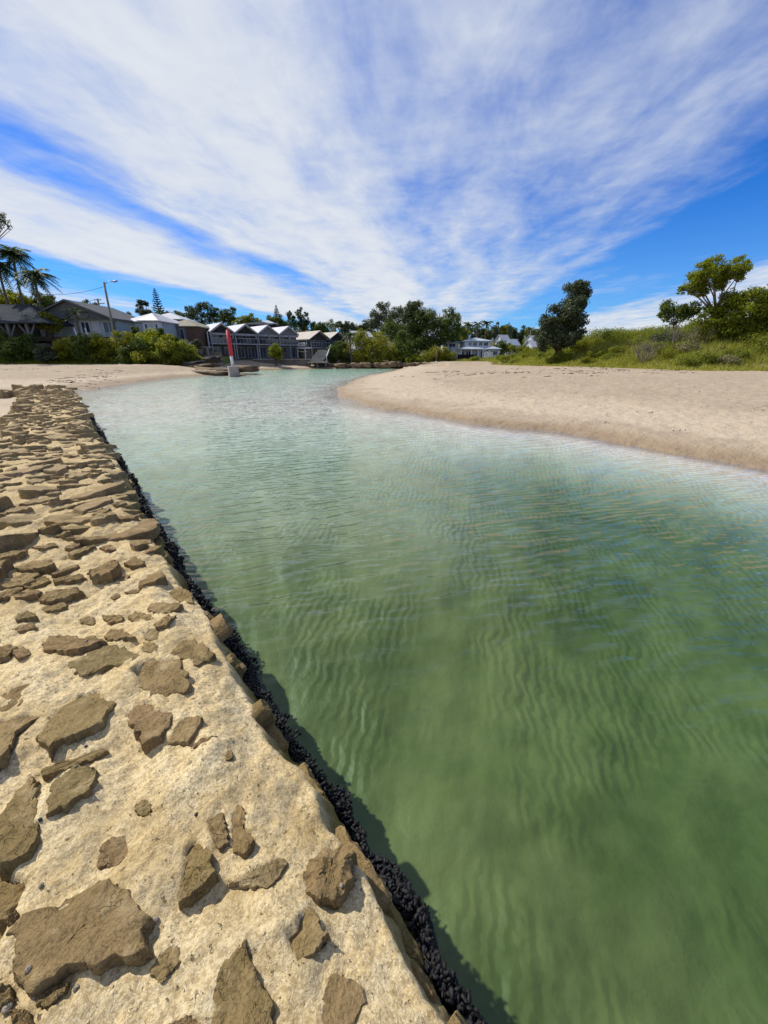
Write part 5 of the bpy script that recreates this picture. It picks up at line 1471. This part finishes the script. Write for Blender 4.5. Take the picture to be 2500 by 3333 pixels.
# wooded hill at the right of the blue house: trees one can still pick out
for i in range(22):
    px = 1495 + i * 13 + rnd.uniform(-5, 5); py = 1072 + rnd.uniform(-8, 12) + (8 if i > 12 else 0)
    if 1575 < px < 1600 or i % 5 == 0: py += 10
    r = rnd.uniform(12, 19)
    tree_px('hill_tree', 'dark tree crown among many on the wooded hill right of the blue house', (px, py + 45), 160 + rnd.uniform(-14, 20), [(px, py, r), (px + rnd.uniform(-10, 10), py + 16, r * 1.1), (px + rnd.uniform(-12, 12), py + 32, r * 1.1)],
            rnd.choice(['leaf_dark', 'leaf_mid', 'leaf_grey', 'leaf_olive']), 'bark_pale', n=1500, size=0.5, tr=0.2, group='trees on the wooded hill', sub=3, limbs=False)
for i in range(20):
    px = 560 + i * 33 + rnd.uniform(-8, 8); py = 1062 + rnd.uniform(-6, 8); r = rnd.uniform(16, 24)
    tree_px('hill_tree', 'far tree filling the skyline between the houses and the grove', (px, py + 50), 175 + rnd.uniform(-10, 30), [(px, py, r), (px + rnd.uniform(-14, 14), py + 20, r * 1.2), (px + rnd.uniform(-14, 14), py + 40, r * 1.2)],
            rnd.choice(['leaf_dark', 'leaf_mid', 'leaf_mid']), 'bark', n=1500, size=0.55, tr=0.2, group='far trees on the skyline', sub=3, limbs=False)
for i in range(8):
    px = -20 + i * 62; py = 1020 + rnd.uniform(-8, 6); r = 26
    tree_px('hill_tree', 'far tree low behind the left houses', (px, py + 70), 140, [(px, py + 20, r), (px + 20, py + 38, r)], 'leaf_mid', 'bark', n=1400, size=0.5, tr=0.2, group='far trees behind the left houses', sub=3, limbs=False)

palm('palm_tree', 'leftmost palm cut by the frame edge behind the pavilion', (-4, 868), (30, 1030), 66, 62)
palm('palm_tree', 'tallest palm with shaggy crown left of the neat one', (42, 830), (78, 1040), 67, 62, n=34)
palm('palm_tree', 'neat lower palm with arching fronds nearest the gabled house', (112, 895), (148, 1085), 63, 62, n=30)
palm('fan_palm', 'short dark fan palm in front of the grey gabled house', (247, 1022), (256, 1085), 58, 44, n=26, fan=True, droop=0.8)
for (cx, cy, bx_, by_, Y, r, lab) in ((1092, 1058, 1095, 1090, 118, 22, 'small far palm above the tan roof'), (1140, 1092, 1142, 1150, 84, 26, 'palm rising from the big olive bush beside the tan roof'), (1524, 1056, 1528, 1100, 110, 24, 'left palm of three above the pale blue house'), (1556, 1054, 1553, 1100, 112, 22, 'middle palm of three above the pale blue house'), (1585, 1053, 1578, 1100, 114, 24, 'right palm of three above the pale blue house')):
    palm('palm_tree', lab, (cx, cy), (bx_, by_), Y, r, n=20)
norfolk('norfolk_pine', 'tall tiered pine standing on the skyline above the white hipped roof', (502, 938), 1032, 120, 24, 14)
norfolk('norfolk_pine', 'small narrow pine on the skyline behind the townhouses', (898, 992), 1042, 150, 15, 11)

# ------------------------------------------------------------------ shrubs on the left bank
bank = [(30, 1122, 46, 58, 'leaf_mid', 'dark green shrub below the pavilion at the left edge'), (92, 1130, 42, 58, 'leaf_mid', 'dark green shrub below the right post of the pavilion'),
        (148, 1146, 26, 57, 'leaf_grey', 'greyish low shrub right of the pavilion'), (222, 1128, 34, 57.5, 'leaf_olive', 'olive shrub in front of the fan palm'),
        (280, 1130, 40, 57, 'leaf_mid', 'olive shrub left of the leaning light pole'), (338, 1122, 40, 57.5, 'leaf_olive', 'yellow green shrub at the foot of the stair rails'),
        (392, 1122, 42, 58, 'leaf_olive', 'yellow green shrub right of the leaning light pole'), (448, 1130, 40, 57.5, 'leaf_mid', 'shrub below the left half of the white bungalow'),
        (497, 1118, 42, 58, 'leaf_yellow', 'tallest yellow green shrub below the white bungalow'), (548, 1132, 40, 57.5, 'leaf_olive', 'shrub below the right half of the white bungalow'),
        (596, 1142, 34, 57.5, 'leaf_dune', 'straw tinged shrub below the brick house'), (628, 1160, 24, 57, 'leaf_dune', 'last low shrub before the grey hump of rock'),
        (470, 1162, 32, 56, 'leaf_olive', 'low front shrub on the sand below the white bungalow'), (530, 1165, 32, 56, 'leaf_dune', 'low front shrub on the sand near the end of the bank'),
        (410, 1164, 34, 56, 'leaf_mid', 'low front shrub on the sand right of the light pole'), (345, 1160, 34, 56.5, 'leaf_olive', 'low front shrub on the sand below the stair rails'),
        (585, 1170, 24, 56, 'leaf_olive', 'small front shrub on the sand below the brick house'),
        (440, 1084, 18, 64, 'leaf_mid', 'clipped hedge plant under the left bungalow window'), (482, 1098, 20, 63, 'leaf_yellow', 'light clipped hedge plant below the bungalow'), (522, 1086, 20, 64, 'leaf_mid', 'dark hedge plant below the right bungalow window'), (560, 1105, 20, 65, 'leaf_mid', 'garden shrub left of the brick house pergola'), (640, 1118, 14, 68, 'leaf_grey', 'garden shrub under the brick house pergola')]
for (px, py, r, Y, lf, lab) in bank:
    tree_px('shrub', lab, (px, py + r), Y, [(px, py, r), (px - r * .6, py + r * .45, r * .7), (px + r * .6, py + r * .4, r * .7), (px, py + r * .75, r * .75)], lf, n=int(1500 + r * 90), size=0.24, trunk=False, cat='shrub', group='shrubs on the left bank')

# ground cover and dune grass: uncountable
def blades(name, label, pts, hgt, mat, per=5, spread=0.25, width=0.03):
    n = len(pts) * per
    P = np.repeat(np.array(pts), per, 0)
    g = np.random.default_rng(len(pts))
    P = P + np.column_stack([g.normal(0, spread, n), g.normal(0, spread, n), np.zeros(n)])
    H_ = np.repeat(np.array(hgt), per) * g.uniform(.5, 1.3, n)
    a = g.uniform(0, 2 * np.pi, n); wv = np.column_stack([np.cos(a), np.sin(a), np.zeros(n)]) * (width * g.uniform(.6, 1.5, n))[:, None]
    ln = np.column_stack([g.normal(0, .35, n), g.normal(0, .35, n), np.ones(n)]) * H_[:, None]
    V = np.stack([P - wv, P + wv, P + ln], 1).reshape(-1, 3)
    o = np_obj(name, V, np.arange(3 * n).reshape(-1, 3), MT[mat], None, False)
    tag(o, label, 'grass', kind='stuff')
pts = []; hg = []
gx_ = np.random.default_rng(3)
x = gx_.uniform(-75, -24, 9000); y = gx_.uniform(54.5, 61, 9000)
ins = inside(x, y, BANK); dd = seg_dist(x, y, BANK[:5], False)
ok = ins & (dd < 4.5); x, y, dd = x[ok], y[ok], dd[ok]
z = terrain(x, y)
blades('ground_cover', 'strip of bright green ground cover along the left beach', np.column_stack([x, y, z - .05]), 0.35 + 0.25 * sm(dd / 2), 'leaf_yellow', 7, .18, .06)
x = gx_.uniform(14, 75, 90000); y = gx_.uniform(18, 92, 90000)
ins = inside(x, y, DUNE); dd = seg_dist(x, y, DUNE[:9], False)
keep = ins & (dd < 30) & (gx_.random(len(x)) < np.where(dd < 5, 1.0, 0.35)) & (np.degrees(np.arctan2(x, y)) < 54)
x, y, dd = x[keep], y[keep], dd[keep]; z = terrain(x, y)
blades('dune_grass', 'pale green grass covering the front of the right dune', np.column_stack([x, y, z - .04]), 0.28 + 0.35 * sm(dd / 6), 'grass', 6, .2, .045)
# dune shrubs
cnt = 0; spots = []
while cnt < 130:
    px_ = rnd.uniform(14, 75); py_ = rnd.uniform(24, 90)
    if math.degrees(math.atan2(px_, py_)) > 50: continue
    a_ = np.array([px_]); b_ = np.array([py_])
    if not inside(a_, b_, DUNE)[0]: continue
    e = float(seg_dist(a_, b_, DUNE[:9], False)[0])
    if e < 1.4 or e > 24: continue
    if any((px_ - q[0]) ** 2 + (py_ - q[1]) ** 2 < 2.2 for q in spots): continue
    spots.append((px_, py_)); cnt += 1
    r = rnd.uniform(0.5, 0.85) + 0.08 * min(e, 14)
    lf = rnd.choices(['leaf_dune', 'leaf_olive', 'leaf_mid', 'leaf_dry', 'leaf_grey'], [7, 5, 1.5 if e > 8 else .3, 1.0, 0.25])[0]
    SEED[0] += 1; g = random.Random(SEED[0])
    zg = tz(px_, py_)
    root = empty('dune_shrub', (px_, py_, zg - .1))
    tag(root, {'leaf_dune': 'olive and straw coloured low shrub among many on the right dune', 'leaf_olive': 'olive green low shrub among many on the right dune', 'leaf_mid': 'darker green shrub among many along the top of the right dune', 'leaf_dry': 'dry straw coloured mound of scrub on the right dune', 'leaf_grey': 'greyish low shrub among many on the right dune'}[lf], 'shrub', {'leaf_dune': 'olive straw shrubs on the dune', 'leaf_olive': 'olive shrubs on the dune', 'leaf_mid': 'dark shrubs on the dune', 'leaf_dry': 'dry scrub mounds on the dune', 'leaf_grey': 'greyish shrubs on the dune'}[lf])
    cl = [(0, 0, r * .5, r, r, r * .75)]
    for k in range(7):
        an = g.uniform(0, 6.28); q = r * g.uniform(.35, .6); cl.append((math.cos(an) * r * .9, math.sin(an) * r * .9, g.uniform(.25, .95) * r, q, q, q * .8))
    leaf_cloud('foliage', cl, int(900 + 900 * r), 0.17, MT[lf], root, SEED[0], shell=.4)
# ------------------------------------------------------------------ wrack on the sand
wr = MB()
def wrack(x, y, L, n):
    z = tz(x, y)
    for k in range(n):
        a = rnd.gauss(0.1, .5); l = rnd.uniform(.06, .2) * L; cx, cy = x + rnd.gauss(0, .55 * L), y + rnd.gauss(0, .16 * L)
        q = tz(cx, cy) if n < 8 else z
        wr.tube([(cx - l * math.cos(a), cy - l * math.sin(a), q + .01), (cx, cy, q + rnd.uniform(.02, .06)), (cx + l * math.cos(a), cy + l * math.sin(a), q + .01)], [.008, .018 * min(L, 1.3), .006], 4)
for k in range(70):
    px = rnd.uniform(1350, 2500); py = 1200 + abs(rnd.gauss(0, 1)) * 11 + max(0, (px - 1700) * .010)
    x, y = ground(px, py, 0.75)
    if tz(x, y) < 0.15: continue
    wrack(x, y, rnd.uniform(.5, 1.6), 4 if rnd.random() < .6 else 7)
for k in range(34):
    px = rnd.uniform(190, 400); py = 1238 - (px - 190) * .10 + rnd.gauss(0, 7)
    x, y = ground(px, py, 0.45); wrack(x, y, rnd.uniform(.4, 1.1), 6)
for k in range(25):
    x, y = ground(rnd.uniform(0, 400), rnd.uniform(1192, 1210), 0.8); wrack(x, y, rnd.uniform(.4, 1.0), 4)
for k in range(16):
    px = rnd.uniform(1250, 2500); py = 1250 + rnd.random() * (90 + (px - 1250) * .12); x, y = ground(px, py, 0.5)
    if tz(x, y) > .2: wrack(x, y, rnd.uniform(.12, .4), 3)
tag(wr.build('seaweed_wrack', MT['wrack']), 'scattered dark seaweed and twigs washed up on the sand', 'seaweed', kind='stuff')

# settle the snails on whatever is under them
for o in SNAILS: o.hide_viewport = True
bpy.context.view_layer.update()
dg = bpy.context.evaluated_depsgraph_get()
for o in SNAILS:
    d_ = Vector((o.location.x, o.location.y, 0.63)) - cam.location
    hit, loc, *_ = scene.ray_cast(dg, cam.location, d_.normalized())
    if hit and loc.z > 0.2: o.location = (loc.x, loc.y, loc.z - 0.002)
for o in SNAILS: o.hide_viewport = False
